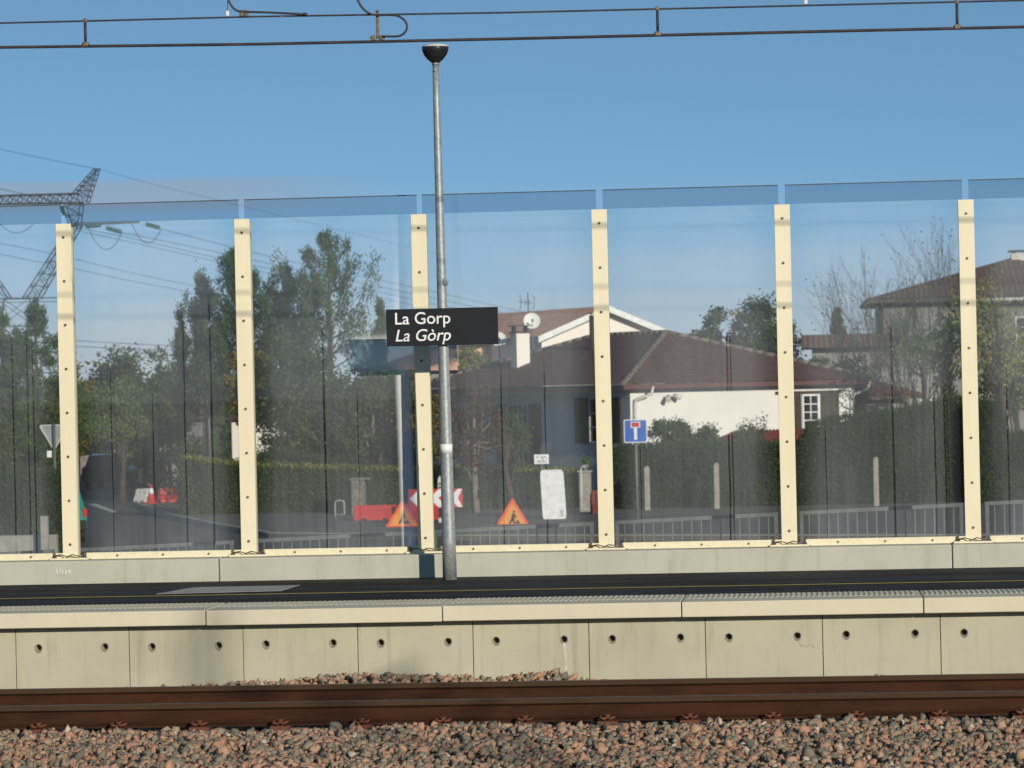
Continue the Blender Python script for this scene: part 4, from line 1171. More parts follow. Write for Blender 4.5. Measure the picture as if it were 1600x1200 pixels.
def hedge(name, label, pts, Y0, Y1, z0, seed, m=None, leaf=0.075, dens=620, cat='hedge', group=None, rough=0.06):
    """clipped hedge between two depths; pts = (x at Y0, top z) along its front"""
    rng = np.random.default_rng(seed)
    m = m or M['hedge']
    t = thing(name, label, cat, (pts[0][0], Y0, z0), group)
    Ps = []; mb = MB(); ins = 0.07
    for (xa_, za_), (xb_, zb_) in zip(pts[:-1], pts[1:]):
        L = xb_ - xa_
        n = int(L * (max(za_, zb_) - z0) * dens)
        u = rng.random(n); v = rng.random(n)
        x = xa_ + u * L; zt = za_ + u * (zb_ - za_)
        Ps.append(np.stack([x, Y0 + rng.normal(size=n) * rough, z0 + v * (zt - z0)], 1))
        n = int(L * (Y1 - Y0) * dens)
        u = rng.random(n); x = xa_ + u * L
        Ps.append(np.stack([x, Y0 + rng.random(n) * (Y1 - Y0), za_ + u * (zb_ - za_) + rng.normal(size=n) * rough * 1.2], 1))
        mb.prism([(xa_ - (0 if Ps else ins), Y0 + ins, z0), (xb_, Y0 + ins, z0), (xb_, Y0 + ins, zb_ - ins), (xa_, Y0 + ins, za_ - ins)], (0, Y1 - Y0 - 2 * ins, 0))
    for x, zt in (pts[0], pts[-1]):
        n = int((Y1 - Y0) * (zt - z0) * dens)
        Ps.append(np.stack([x + rng.normal(size=n) * rough, Y0 + rng.random(n) * (Y1 - Y0), z0 + rng.random(n) * (zt - z0)], 1))
    P = np.concatenate(Ps)
    bmp = np.sin(P[:, 0] * 2.3 + seed) * np.sin(P[:, 2] * 2.9 + 1) * 0.05
    P[:, 1] += bmp
    stray = rng.random(len(P)) < 0.06
    P[stray, 1] -= np.abs(rng.normal(size=stray.sum())) * 0.10
    P[stray, 2] += np.abs(rng.normal(size=stray.sum())) * 0.07
    P[:, 2] += 0.04 * np.sin(P[:, 0] * 1.7 + seed) * ((P[:, 2] - z0) / 2.0)
    V, Q = leaf_quads(P, leaf, 0.6, rng)
    np_mesh('foliage', V, Q, m, t)
    mb.build('hedge_core', M['hedgecore'], t, world=True)
    return t

# ================================================================== BUILDINGS
class Frame:
    def __init__(s, o, phi):
        s.o = Vector(o); s.d1 = Vector((math.cos(phi), math.sin(phi), 0)); s.d2 = Vector((-math.sin(phi), math.cos(phi), 0)); s.phi = phi
    def __call__(s, u, v, z): 
        p = s.o + s.d1 * u + s.d2 * v; return Vector((p.x, p.y, z))
    def box(s, mb, a, b):
        c = s((a[0] + b[0]) / 2, (a[1] + b[1]) / 2, (a[2] + b[2]) / 2)
        return mb.box(c, (abs(b[0] - a[0]), abs(b[1] - a[1]), abs(b[2] - a[2])), s.phi)
def slope(mb, pts, e0, e1):
    """roof plane with tile coordinates measured along the eave e0-e1 and up the slope"""
    ax = (e1 - e0).normalized(); nrm = (pts[1] - pts[0]).cross(pts[-1] - pts[0]).normalized(); up = nrm.cross(ax)
    mb.poly(pts, uv=[((p - e0).dot(ax), abs((p - e0).dot(up))) for p in pts])
def ridge(mb, a, b, r=0.09):
    n = max(2, int((b - a).length / 0.38))
    for k in range(n):
        mb.cyl(a.lerp(b, k / n), a.lerp(b, (k + 1.06) / n), r, r * 0.86, n=8)
def hip_roof(F, L1, L2, e, ze, zr, ra, rb, t, m, eave_m, cap=True, fh=0.2):
    c = [F(-e, -e, ze), F(L1 + e, -e, ze), F(L1 + e, L2 + e, ze), F(-e, L2 + e, ze)]
    A, B = F(L1 / 2, ra, zr), F(L1 / 2, L2 - rb, zr)
    mb = MB()
    slope(mb, [c[0], c[1], A], c[0], c[1]); slope(mb, [c[1], c[2], B, A], c[1], c[2]); slope(mb, [c[2], c[3], B], c[2], c[3]); slope(mb, [c[3], c[0], A, B], c[3], c[0])
    mb.poly([F(-e, -e, ze - 0.02), F(L1 + e, -e, ze - 0.02), F(L1 + e, L2 + e, ze - 0.02), F(-e, L2 + e, ze - 0.02)])
    rf = mb.build('roof', m, t, world=True)
    if cap:
        mb = MB()
        for a, b_ in ((A, B), (c[0], A), (c[1], A), (c[2], B), (c[3], B)): ridge(mb, a, b_)
        mb.build('ridge_tiles', M['ridge'], rf, world=False) if False else None
        o = mb.build('ridge_tiles', M['ridge'], None); 
        o.parent = rf; o.matrix_parent_inverse = Matrix.Identity(4)
        for v in o.data.vertices: v.co = v.co - t.location
    mb = MB()
    F.box(mb, (-e + 0.03, -e + 0.03, ze - 0.021 - fh), (L1 + e - 0.03, -e + 0.07, ze - 0.021)); F.box(mb, (-e + 0.03, L2 + e - 0.07, ze - 0.021 - fh), (L1 + e - 0.03, L2 + e - 0.03, ze - 0.021))
    F.box(mb, (-e + 0.03, -e + 0.071, ze - 0.021 - fh), (-e + 0.07, L2 + e - 0.071, ze - 0.021)); F.box(mb, (L1 + e - 0.07, -e + 0.071, ze - 0.021 - fh), (L1 + e - 0.03, L2 + e - 0.071, ze - 0.021))
    F.box(mb, (-e + 0.071, -e + 0.071, ze - 0.06 - fh * 0.5), (L1 + e - 0.071, L2 + e - 0.071, ze - 0.04 - fh * 0.5))
    mb.build('fascia', eave_m, t, world=True)
    return A, B, c
def shutter(F, t, a, b, side, m=None, label=None):
    mb = MB()
    if side == 'v':    # on the v = 0 wall
        F.box(mb, (a[0], -0.06, a[1]), (b[0], -0.02, b[1]))
        for z in (a[1] + 0.18, b[1] - 0.18): F.box(mb, (a[0] + 0.03, -0.075, z - 0.05), (b[0] - 0.03, -0.0605, z + 0.05))
    else:
        F.box(mb, (-0.06, a[0], a[1]), (-0.02, b[0], b[1]))
        for z in (a[1] + 0.18, b[1] - 0.18): F.box(mb, (-0.075, a[0] + 0.03, z - 0.05), (-0.0605, b[0] - 0.03, z + 0.05))
    return mb.build('shutter', m or M['wood'], t, world=True)
def window(F, t, a, b, side, nx, nz, fm=None):
    """frame and glazing bars a little proud of the wall, panes behind them"""
    fr = MB(); pn = MB(); w = 0.055
    def bx(mb, u0, u1, z0, z1, d0, d1):
        if side == 'v': F.box(mb, (u0, d0, z0), (u1, d1, z1))
        else: F.box(mb, (d0, u0, z0), (d1, u1, z1))
    u0, z0 = a; u1, z1 = b
    bx(pn, u0 + w, u1 - w, z0 + w, z1 - w, -0.012, -0.006)
    bx(fr, u0, u0 + w, z0, z1, -0.05, -0.002); bx(fr, u1 - w, u1, z0, z1, -0.05, -0.002)
    bx(fr, u0 + w, u1 - w, z0, z0 + w, -0.05, -0.002); bx(fr, u0 + w, u1 - w, z1 - w, z1, -0.05, -0.002)
    for k in range(1, nx):
        x = u0 + w + (u1 - u0 - 2 * w) * k / nx; bx(fr, x - 0.018, x + 0.018, z0 + w, z1 - w, -0.045, -0.013)
    for k in range(1, nz):
        z = z0 + w + (z1 - z0 - 2 * w) * k / nz; bx(fr, u0 + w, u1 - w, z - 0.016, z + 0.016, -0.042, -0.014)
    f = fr.build('window', fm or M['winwhite'], t, world=True)
    p = pn.build('pane', M['pane'], None); p.parent = f
    for v in p.data.vertices: v.co = v.co - t.location
    return f

# ---- main house
YH = 108.0
A = atY(985, 640, YH); PHI = R_(32); L1, L2 = 8.3, 14.8
F = Frame((A.x, A.y, 0), PHI); ZG = -1.3
ze, zr = 2.42, 4.10
t = thing('white_house', 'white rendered bungalow with dark hipped tile roof and brown shutters behind the tall hedge', 'house', (A.x, A.y, ZG))
mb = MB(); F.box(mb, (0, 0, ZG), (L1, L2, ze - 0.12)); mb.build('wall', M['render'], t, world=True)
hip_roof(F, L1, L2, 0.5, ze, zr, 4.9, 4.9, t, M['roof_dark'], M['fascia'], fh=0.16)
shutter(F, t, (5.45, 0.80), (6.25, 1.95), 'v'); window(F, t, (6.3, 0.80), (6.93, 1.95), 'v', 2, 4); shutter(F, t, (7.0, 0.80), (7.68, 1.95), 'v')
mb = MB(); F.box(mb, (5.3, -0.03, 1.96), (7.8, -0.004, 2.06)); mb.build('lintel', M['wood'], t, world=True)
shutter(F, t, (0.55, 0.55), (1.45, 2.0), 'u'); window(F, t, (1.5, 0.55), (2.65, 2.0), 'u', 2, 3); shutter(F, t, (2.7, 0.55), (3.6, 2.0), 'u')
window(F, t, (6.9, -0.15), (8.3, 1.85), 'u', 4, 6); shutter(F, t, (6.0, -0.15), (6.8, 1.85), 'u'); shutter(F, t, (8.4, -0.15), (9.2, 1.85), 'u')
for (u, e) in ((0.12, 0), (L1 - 0.15, 1)):
    MB().tube([F(u, -0.07, -1.2), F(u, -0.07, 1.75), F(u + 0.0, -0.12, 1.9), F(u + 0.42, -0.42, 2.08), F(u + 0.46, -0.44, 2.32)] if True else [], 0.05, 8).build('downpipe', M['pipe'], t, world=True)
mb = MB().tube([F(1.35, -0.05, 2.02), F(1.35, -0.2, 2.0)], 0.03, 6)
mb.cyl(F(1.25, -0.2, 2.0), F(1.15, -0.38, 1.86), 0.06, 0.09, n=8).cyl(F(1.45, -0.2, 2.02), F(1.62, -0.36, 1.95), 0.06, 0.09, n=8)
mb.build('floodlight', M['pipe'], t, world=True)
# chimney, on the left slope
cb = atY(813, 560, 117.5)
mb = MB(); mb.box((cb.x, 117.5, 2.95), (0.50, 0.46, 2.55), PHI); ch = mb.build('chimney', M['render2'], t, world=True)
cz = 2.95 + 1.275
mb = MB().box((cb.x, 117.5, cz + 0.03), (0.58, 0.54, 0.05), PHI)
for dx in (-0.2, 0.2):
    mb.box((cb.x + dx, 117.5, cz + 0.15), (0.025, 0.3, 0.19), PHI)
mb.box((cb.x, 117.5, cz + 0.26), (0.64, 0.56, 0.03), PHI)
o = mb.build('chimney_cap', M['roof_brown'], None); o.parent = ch
for v in o.data.vertices: v.co = v.co - t.location
fb = atY(927, 560, 116)
mb = MB().cyl((fb.x, 116, 3.0), (fb.x, 116, 4.75), 0.11, n=10).cyl((fb.x, 116, 4.8), (fb.x, 116, 4.84), 0.17, n=10)
for q in range(3): mb.cyl((fb.x + 0.09 * math.cos(q * 2.1), 116 + 0.09 * math.sin(q * 2.1), 4.75), (fb.x + 0.09 * math.cos(q * 2.1), 116 + 0.09 * math.sin(q * 2.1), 4.80), 0.012, n=5)
mb.build('flue', M['wood'], t, world=True)
# low wing on the right
w0 = F(L1 + 0.02, 2.0, 0)
F2 = Frame((w0.x, w0.y, 0), PHI)
t2 = thing('house_annex', 'low annex with a dark tiled lean roof on the right end of the bungalow', 'annex', (w0.x, w0.y, ZG))
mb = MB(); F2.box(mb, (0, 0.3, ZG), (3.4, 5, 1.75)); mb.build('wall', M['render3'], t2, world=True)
mb = MB(); c = [F2(0.3, -0.2, 2.72), F2(0.3, -0.2 , 2.72), F2(3.8, -0.2, 1.92), F2(3.8, 5.3, 1.92), F2(0.3, 5.3, 2.72)]
slope(mb, [c[3], c[2], c[1], c[4]], c[3], c[2]); 
mb.poly([F2(0.3, -0.2, 1.8), F2(3.8, -0.2, 1.8), F2(3.8, -0.2, 1.92), F2(0.3, -0.2, 2.72)]); mb.poly([F2(3.8, -0.2, 1.8), F2(3.8, 5.3, 1.8), F2(3.8, 5.3, 1.92), F2(3.8, -0.2, 1.92)])
mb.poly([F2(0.3, -0.2, 1.8), F2(3.8, -0.2, 1.8), F2(3.8, 5.3, 1.8), F2(0.3, 5.3, 1.8)])
mb.build('roof', M['roof_dark'], t2, world=True)
mb = MB(); F2.box(mb, (0.3, -0.26, 1.72), (3.85, -0.205, 1.80)); mb.build('gutter', M['ridge'], t2, world=True)

# ---- shed with a red corrugated roof
YR2 = 104.6
q0, q1, q2, q3 = atY(1094, 697, YR2), atY(1152, 673, YR2 + 2.6), atY(1272, 669, YR2 + 2.6), atY(1272, 697, YR2)
t = thing('garden_shed', 'garden shed with a red corrugated roof against the white bungalow wall', 'shed', (q0.x, YR2, ZG))
MB().bx((q0.x + 0.5, YR2 + 0.1, ZG), (q3.x, YR2 + 2.4, q0.z - 0.05)).build('wall', M['wood'], t, world=True)
mb = MB(); n = 42
for k in range(n):
    a, c = k / n, (k + 1) / n
    za, zc = 0.025 * math.cos(k * math.pi), 0.025 * math.cos((k + 1) * math.pi)
    up = Vector((0, 0, 1))
    mb.poly([q0.lerp(q3, a) + up * za, q0.lerp(q3, c) + up * zc, q1.lerp(q2, c) + up * zc, q1.lerp(q2, a) + up * za])
mb.prism([q0 - Vector((0, 0, .06)), q3 - Vector((0, 0, .06)), q3 - Vector((0, 0, .04)), q0 - Vector((0, 0, .04))], (0, 0.06, 0))
mb.build('roof', mat('red_sheet', (0.26, 0.05, 0.035), (0.19, 0.04, 0.03), scale=4, rough=0.6), t, world=True)

# ---- rear house with gable
YG_ = 128.0
gl, gr = atY(845, 529, YG_), atY(1033, 524, YG_)
ga = atY(952, 484, YG_)
phi = R_(30)
wg = 4.9
F3 = Frame((gl.x + 0.1, YG_ - 1.0, 0), phi)
zE = 4.25; zR = 5.22
t = thing('gable_house', 'pale house with a wide gable and terracotta roof rising behind the bungalow', 'house', (gl.x, YG_, Z_ST))
mb = MB(); L3 = 9.0; Wd = 5.1
mb.prism([F3(0, 0, Z_ST), F3(Wd, 0, Z_ST), F3(Wd, 0, zE), F3(Wd / 2, 0, zR), F3(0, 0, zE)], F3.d2 * L3)
mb.build('wall', M['render2'], t, world=True)
mb = MB(); e = 0.35; dz = e * (zR - zE) / (Wd / 2)
th = 0.12
for sgn in (0, 1):
    ue = -e if sgn == 0 else Wd + e
    p = [F3(ue, -0.45, zE - dz + th), F3(Wd / 2, -0.45, zR + th), F3(Wd / 2, L3 + 0.3, zR + th), F3(ue, L3 + 0.3, zE - dz + th)]
    if sgn == 0: slope(mb, [p[3], p[0], p[1], p[2]], p[3], p[0])
    else: slope(mb, [p[0], p[3], p[2], p[1]], p[0], p[3])
rf = mb.build('roof', M['roof_terra'], t, world=True)
mb = MB()
for sgn in (0, 1):
    ue = -e if sgn == 0 else Wd + e
    mb.prism([F3(ue, -0.48, zE - dz - 0.10), F3(Wd / 2, -0.48, zR - 0.10), F3(Wd / 2, -0.48, zR + th + 0.01), F3(ue, -0.48, zE - dz + th + 0.01)], F3.d2 * 0.04)
    mb.prism([F3(ue, -0.43, zE - dz - 0.02), F3(Wd / 2, -0.43, zR - 0.02), F3(Wd / 2, -0.43, zR + 0.03), F3(ue, -0.43, zE - dz + 0.03)], F3.d2 * 0.42)
mb.build('verge_board', M['winwhite'], t, world=True)
p = F3(Wd * 0.82, 2.2, 0)
MB().bx((p.x - 0.12, p.y - 0.12, 4.6), (p.x + 0.12, p.y + 0.12, 5.3)).build('chimney', M['wood'], t, world=True)
p = F3(-2.4, 5.0, 0)
# lower wing to its left
t2 = thing('side_roof_house', 'low house wing with orange tiled roof behind the chimney and satellite dishes', 'house', (p.x, p.y, Z_ST))
F4 = Frame((p.x, p.y, 0), phi)
mb = MB(); F4.box(mb, (0, 0, Z_ST), (2.3, 5, 3.25)); mb.build('wall', M['render3'], t2, world=True)
mb = MB(); pa = [F4(-0.5, -0.5, 3.15), F4(2.6, -0.5, 4.1), F4(2.6, 5.4, 4.1), F4(-0.5, 5.4, 3.15)]
slope(mb, [pa[3], pa[0], pa[1], pa[2]], pa[3], pa[0]); mb.poly([F4(-.5, -.5, 3.1), F4(2.6, -.5, 3.1), F4(2.6, -.5, 4.1), F4(-.5, -.5, 3.15)]); mb.build('roof', M['roof_terra'], t2, world=True)
p = F3(0.15, 3.5, 0)

def dish(px, py, Y, r, label):
    c = atY(px, py, Y)
    t = thing('satellite_dish', label, 'satellite dish', (c.x, Y + 0.3, c.z - 1.3), 'satellite dishes on the roofs')
    mb = MB(); ax = Vector((0.12, -0.92, 0.30)).normalized(); u = ax.orthogonal().normalized(); w = ax.cross(u); n = 20
    rings = []
    for k in range(5):
        rr = r * k / 4; dep = 0.22 * r * (k / 4) ** 2
        rings.append([c + ax * (dep) + (u * math.cos(2 * math.pi * i / n) + w * math.sin(2 * math.pi * i / n)) * rr for i in range(n)])
    b0 = len(mb.v)
    for off in (0.0, -0.02):
        for k in range(4):
            for i in range(n):
                j = (i + 1) % n
                mb.poly([q + ax * off for q in (rings[k][i], rings[k][j], rings[k + 1][j], rings[k + 1][i])] if k else [q + ax * off for q in (rings[0][0], rings[1][j], rings[1][i])], smooth=True)
    mb.build('reflector', M['dish'], t, world=True, merge=True)
    mb = MB().tube([c - ax * 0.03, c - ax * 0.25, (c.x, Y + 0.3, c.z - 0.4), (c.x, Y + 0.3, c.z - 1.3)], 0.025, 6)
    mb.tube([c - Vector((0, 0, r * 0.8)), c + ax * 0.42 - Vector((0, 0, 0.12))], 0.013, 5).cyl(c + ax * 0.38 - Vector((0, 0, .12)), c + ax * 0.48 - Vector((0, 0, .10)), 0.04, n=8)
    mb.build('mast_arm', M['galv_dull'], t, world=True)
dish(831, 502, 119.2, 0.29, 'round pale satellite dish beside the white chimney')
dish(779, 531, 119.2, 0.27, 'pale satellite dish just below the right end of the name sign')
# television aerial
c = atY(826, 515, 121.5); s = FPX / 121.5
t = thing('television_aerial', 'spiky television aerial on a mast above the terracotta roof', 'aerial', (c.x, 121.5, c.z - 0.5))
mb = MB().cyl((c.x, 121.5, c.z - 0.5), (c.x, 121.5, atY(826, 457, 121.5).z), 0.02, n=6)
zz = atY(826, 472, 121.5).z
mb.cyl((c.x - 0.33, 121.6, zz + 0.02), (c.x + 0.2, 121.3, zz - 0.04), 0.012, n=5)
for dx, hh in ((-0.3, 0.26), (-0.12, 0.1), (0.0, 0.12), (0.17, 0.25)):
    mb.tube([(c.x + dx, 121.5, zz + hh), (c.x + dx + 0.05, 121.5, zz + hh * 0.4), (c.x + dx + 0.05, 121.5, zz - hh * 0.4), (c.x + dx, 121.5, zz - hh)], 0.012, 5)
mb.cyl((c.x, 121.5, zz - 0.42), (c.x + 0.5, 121.5, zz - 0.40), 0.01, n=5).cyl((c.x + 0.32, 121.5, zz - 0.47), (c.x + 0.32, 121.5, zz - 0.33), 0.008, n=5).cyl((c.x + 0.5, 121.5, zz - 0.47), (c.x + 0.5, 121.5, zz - 0.33), 0.008, n=5)
mb.build('aerial_rods', M['pylon'], t, world=True)

# ---- right house
YB = 130.0
a = atY(1382, 600, YB)
F5 = Frame((a.x, YB, 0), R_(0.5))
t = thing('brown_roof_house', 'two storey grey house with brown hipped roof behind bare trees at the far right', 'house', (a.x, YB, Z_ST))
L5, D5 = 10.2, 9.0; z5 = atY(1400, 466, YB).z
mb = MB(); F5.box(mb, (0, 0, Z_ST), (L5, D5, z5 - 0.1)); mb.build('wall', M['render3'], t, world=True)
hip_roof(F5, L5, D5, 0.6, z5, z5 + 1.55, 4.4, 4.4, t, M['roof_brown'], M['wood'], cap=False, fh=0.16)
window(F5, t, (4.9, z5 - 1.9), (5.9, z5 - 0.8), 'v', 2, 3); window(F5, t, (1.3, 0.2), (2.3, 1.6), 'v', 2, 3); window(F5, t, (7.4, z5 - 1.9), (8.4, z5 - 0.8), 'v', 2, 3)
mb = MB(); F5.box(mb, (3.4, -0.75, z5 - 0.2), (L5 + 0.4, -0.62, z5 - 0.1)); mb.build('gutter', M['pipe'], t, world=True)
p = atY(1594, 400, YB + 4.5); MB().bx((p.x - 0.35, p.y - 0.3, z5 + 0.8), (p.x + 0.35, p.y + 0.3, p.z + 0.1)).build('chimney', M['chim'], t, world=True)
MB().bx((p.x - 0.45, p.y - 0.4, p.z + 0.16), (p.x + 0.45, p.y + 0.4, p.z + 0.22)).bx((p.x - 0.3, p.y - 0.25, p.z + 0.1005), (p.x - 0.2, p.y + 0.25, p.z + 0.16)).bx((p.x + 0.2, p.y - 0.25, p.z + 0.1005), (p.x + 0.3, p.y + 0.25, p.z + 0.16)).build('chimney_cap', M['wood'], t, world=True)

# ---- brown roofed house between
YM = 126.0
a, c = atY(1252, 544, YM), atY(1385, 541, YM)
t = thing('low_roof_house', 'low house with brown roof and shaded wall between the bungalow and far right house', 'house', (a.x, YM, Z_ST))
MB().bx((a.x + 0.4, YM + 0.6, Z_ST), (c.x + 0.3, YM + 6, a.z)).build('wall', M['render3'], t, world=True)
mb = MB(); e0, e1 = Vector((a.x, YM, a.z)), Vector((c.x + 0.4, YM, a.z)); r0, r1 = Vector((a.x, YM + 3.3, a.z + 0.52)), Vector((c.x + 0.4, YM + 3.3, a.z + 0.52))
slope(mb, [e0, e1, r1, r0], e0, e1); b0, b1 = Vector((a.x, YM + 6.6, a.z)), Vector((c.x + .4, YM + 6.6, a.z)); slope(mb, [b1, b0, r0, r1], b1, b0); mb.poly([e0, r0, b0]); mb.poly([e1, b1, r1])
mb.build('roof', roof_mat('roof_sunny_tile', (0.30, 0.17, 0.105), (0.23, 0.13, 0.085), (0.09, 0.05, 0.035)), t, world=True)

# ---- far houses on the left
def small_house(label, px0, px1, top, eave, Y, wm, rm, name='far_house', windows=()):
    a, c = atY(px0, eave, Y), atY(px1, eave, Y); zt = atY((px0 + px1) / 2, top, Y).z
    t = thing(name, label, 'house', (a.x, Y, Z_ST))
    MB().bx((a.x + 0.3, Y + 0.4, Z_ST), (c.x - 0.3, Y + 5.6, a.z)).build('wall', wm, t, world=True)
    mb = MB(); e0, e1, b0, b1 = Vector((a.x, Y, a.z)), Vector((c.x, Y, a.z)), Vector((a.x, Y + 6, a.z)), Vector((c.x, Y + 6, a.z))
    m0 = Vector((a.x + (c.x - a.x) * 0.25, Y + 3, zt)); m1 = Vector((c.x - (c.x - a.x) * 0.12, Y + 3, zt))
    slope(mb, [e0, e1, m1, m0], e0, e1); slope(mb, [b1, b0, m0, m1], b1, b0); mb.poly([e0, m0, b0]); mb.poly([e1, b1, m1]); mb.poly([e0, b0, b1, e1])
    mb.build('roof', rm, t, world=True)
    Fh = Frame((a.x, Y + 0.4, 0), 0)
    for (u, w_, z0_, z1_) in windows: window(Fh, t, (u, z0_), (u + w_, z1_), 'v', 2, 3)
    return t
small_house('far house with a reddish roof among the leafy trees left of the second post', 213, 300, 634, 657, 138, M['render3'], M['roof_brown'])
small_house('tiny far roof tip showing above the leafy trees beside the pines', 272, 306, 570, 579, 175, M['render3'], M['roof_terra'])
small_house('white sunlit house seen under the pine crowns beside the second post', 348, 418, 640, 656, 140, M['render2'], M['roof_brown'])
small_house('pale far house with a window seen between pine trunks right of the second post', 424, 486, 640, 656, 146, M['render3'], M['roof_terra'], windows=((0.5, 0.5, 0.3, 1.0), (1.1, 0.4, .3, 1.0)))
# garden wall at the end of the road
a, c = atY(125, 706, 150), atY(196, 702, 150)
t = thing('garden_wall', 'low pinkish garden wall at the far end of the road', 'wall', (a.x, 150, Z_ST))
mb = MB().bx((a.x, 150, Z_ST), (c.x, 150.25, a.z - 0.25)); mb.build('wall_body', mat('pink_render', (0.30, 0.22, 0.19), (0.24, 0.18, 0.16), rough=0.9), t, world=True)
MB().bx((a.x - 0.05, 149.95, a.z - 0.249), (c.x + 0.05, 150.3, a.z - 0.17)).build('coping', M['kerb'], t, world=True)
MB().bx((c.x - 0.5, 149.9, Z_ST), (c.x, 149.999, a.z + 0.3)).build('gate_pillar', mat('pink_pillar', (0.30, 0.22, 0.19), rough=0.9), t, world=True)

# ================================================================== TREES
G1 = 'trees along the street'
pine_tree('pine_tree', 'dark bushy pine right behind the second cream post', 372, 118, 383, 160, 640, 11, levels=14, per=9, tuft=52, cone=0.72, upturn=1.15)
pine_tree('pine_tree', 'slender greyish pine at the left edge of the pine group', 316, 121, 426, 112, 660, 12, levels=15, per=9, tuft=44, cone=0.66, upturn=1.25)
pine_tree('pine_tree', 'tallest pine with an open top, left of the name sign', 512, 116, 364, 205, 590, 13, levels=9, per=6, tuft=70, cone=0.78, upturn=1.0, expo=0.62)
pine_tree('pine_tree', 'middle pine with pointed top between the tallest pine and second post', 446, 119, 412, 150, 640, 14, levels=15, per=9, tuft=46, cone=0.7, upturn=1.2)
pine_tree('pine_tree', 'small pine with a thin crown showing left of the name sign', 592, 122, 470, 70, 620, 15, levels=9, per=6, tuft=38, cone=0.7, upturn=1.1)
pine_tree('pine_tree', 'tiny pale pointed conifer at the far left of the pine group', 281, 124, 480, 34, 640, 16, levels=10, per=6, tuft=30, cone=0.6, upturn=1.2)
pine_tree('spruce_tree', 'dark spruce in front of the pylon legs, left of the first post', 54, 112, 466, 190, 720, 17, levels=15, per=8, tuft=50, cone=0.95, upturn=0.05, expo=0.7)
pine_tree('spruce_tree', 'dark spruce cut by the left edge of the picture', 2, 116, 482, 130, 720, 18, levels=14, per=8, tuft=50, cone=0.9, upturn=0.1, expo=0.7)
for k, (px, top, sd_, lb) in enumerate(((1352, 425, 56, 'slender bare birch at the left roof corner of the far right house'), (1410, 405, 57, 'slender bare birch before the middle of the left roof slope'), (1462, 372, 58, 'slender bare birch just left of the tallest bare birch'), (1535, 372, 59, 'slender bare birch right of the last cream post'))):
    bare_tree('bare_birch', lb, px, 113 - k, top, sd_, spread=0.55, group='bare trees in front of the far right house', m=M['bark'], r=0.045, depth=6, stems=3, leaves=160, lm=M['leafyellow'])
leaf_tree('broadleaf_tree', 'thin half bare tree with yellowish leaves in front of the grey wall', 'tree', 1440, 109, 500, 120, 600, M['leafmid'], 43, ncl=22, per=40, leaf=0.10, dens=0.3)
pine_tree('small_conifer', 'lone brownish conifer tip above the low brown roof at right', 1308, 135, 483, 26, 545, 19, levels=8, per=6, tuft=30, cone=0.7, upturn=0.8, m=M['leafautumn'])
leaf_tree('broadleaf_tree', 'broad leafy tree with brownish top right of the first post', 'tree', 178, 132, 533, 150, 720, M['leafdark'], 21, ncl=90, per=95, leaf=0.17)
leaf_tree('broadleaf_tree', 'leafy tree with yellowing side close behind the first post', 'tree', 112, 128, 556, 100, 720, M['leafautumn'], 22, ncl=60, per=80, leaf=0.16)
leaf_tree('broadleaf_tree', 'green leafy tree left of the pine group above the far red roof', 'tree', 240, 136, 545, 110, 720, M['leafdark'], 23, ncl=70, per=90, leaf=0.17)
leaf_tree('round_tree', 'rounded mid green tree overhanging the road', 'tree', 188, 120, 592, 120, 700, M['leafmid'], 24, ncl=60, per=90, leaf=0.14)
leaf_tree('garden_bush', 'dense green bush in front of the far reddish roof', 'bush', 268, 122, 645, 120, 790, M['leafdark'], 25, ncl=60, per=90, leaf=0.14)
leaf_tree('broadleaf_tree', 'dark leafy tree under the pines with brownish leaves beside the second post', 'tree', 385, 113, 540, 110, 668, M['leafautumn'], 26, ncl=40, per=70, leaf=0.15, bark=M['bark'])
leaf_tree('broadleaf_tree', 'wide dark leafy tree below the pines, left of the fog patch', 'tree', 478, 110, 515, 190, 760, M['leafdark'], 27, ncl=120, per=95, leaf=0.15)
leaf_tree('broadleaf_tree', 'leafy tree with pale twigs behind the fog streak of the pane', 'tree', 585, 108, 545, 150, 750, M['leafdark'], 28, ncl=90, per=90, leaf=0.14, bark=M['bark_pale'])
leaf_tree('broadleaf_tree', 'dark leafy tree directly behind the third cream post', 'tree', 662, 106, 572, 110, 770, M['leafautumn'], 29, ncl=60, per=75, leaf=0.13)
leaf_tree('broadleaf_tree', 'yellow green tree just below the name sign, right of the lamp post', 'tree', 733, 126, 538, 76, 660, M['leafyellow'], 30, ncl=40, per=80, leaf=0.14)
leaf_tree('red_leaf_tree', 'reddish brown leaved tree in front of the shaded bungalow wall', 'tree', 742, 101, 596, 100, 750, M['leafred'], 31, ncl=60, per=70, leaf=0.12, bark=M['bark_pale'])
leaf_tree('garden_shrub', 'green upright shrub in front of the bungalow french window', 'shrub', 802, 103, 632, 52, 740, M['leafdark'], 32, ncl=34, per=70, leaf=0.10)
leaf_tree('garden_shrub', 'rounded grey green shrub above the hedge, right of the dead end sign', 'shrub', 1056, 105.5, 649, 92, 720, M['leafdark'], 33, ncl=40, per=110, leaf=0.10, base_z=-1.3)
leaf_tree('garden_shrub', 'smaller shrub joining the right side of the rounded shrub', 'shrub', 1098, 105.3, 664, 56, 715, M['leafdark'], 34, ncl=24, per=90, leaf=0.09, base_z=-1.3)
leaf_tree('garden_shrub', 'wispy shrub above the red shed roof', 'shrub', 1176, 105.2, 650, 72, 715, M['leafdark'], 35, ncl=22, per=45, leaf=0.08, base_z=-1.3)
leaf_tree('broadleaf_tree', 'loose dark tree behind the bungalow roof, left of the fifth post', 'tree', 1122, 138, 476, 84, 620, M['leafdark'], 36, ncl=60, per=70, leaf=0.16)
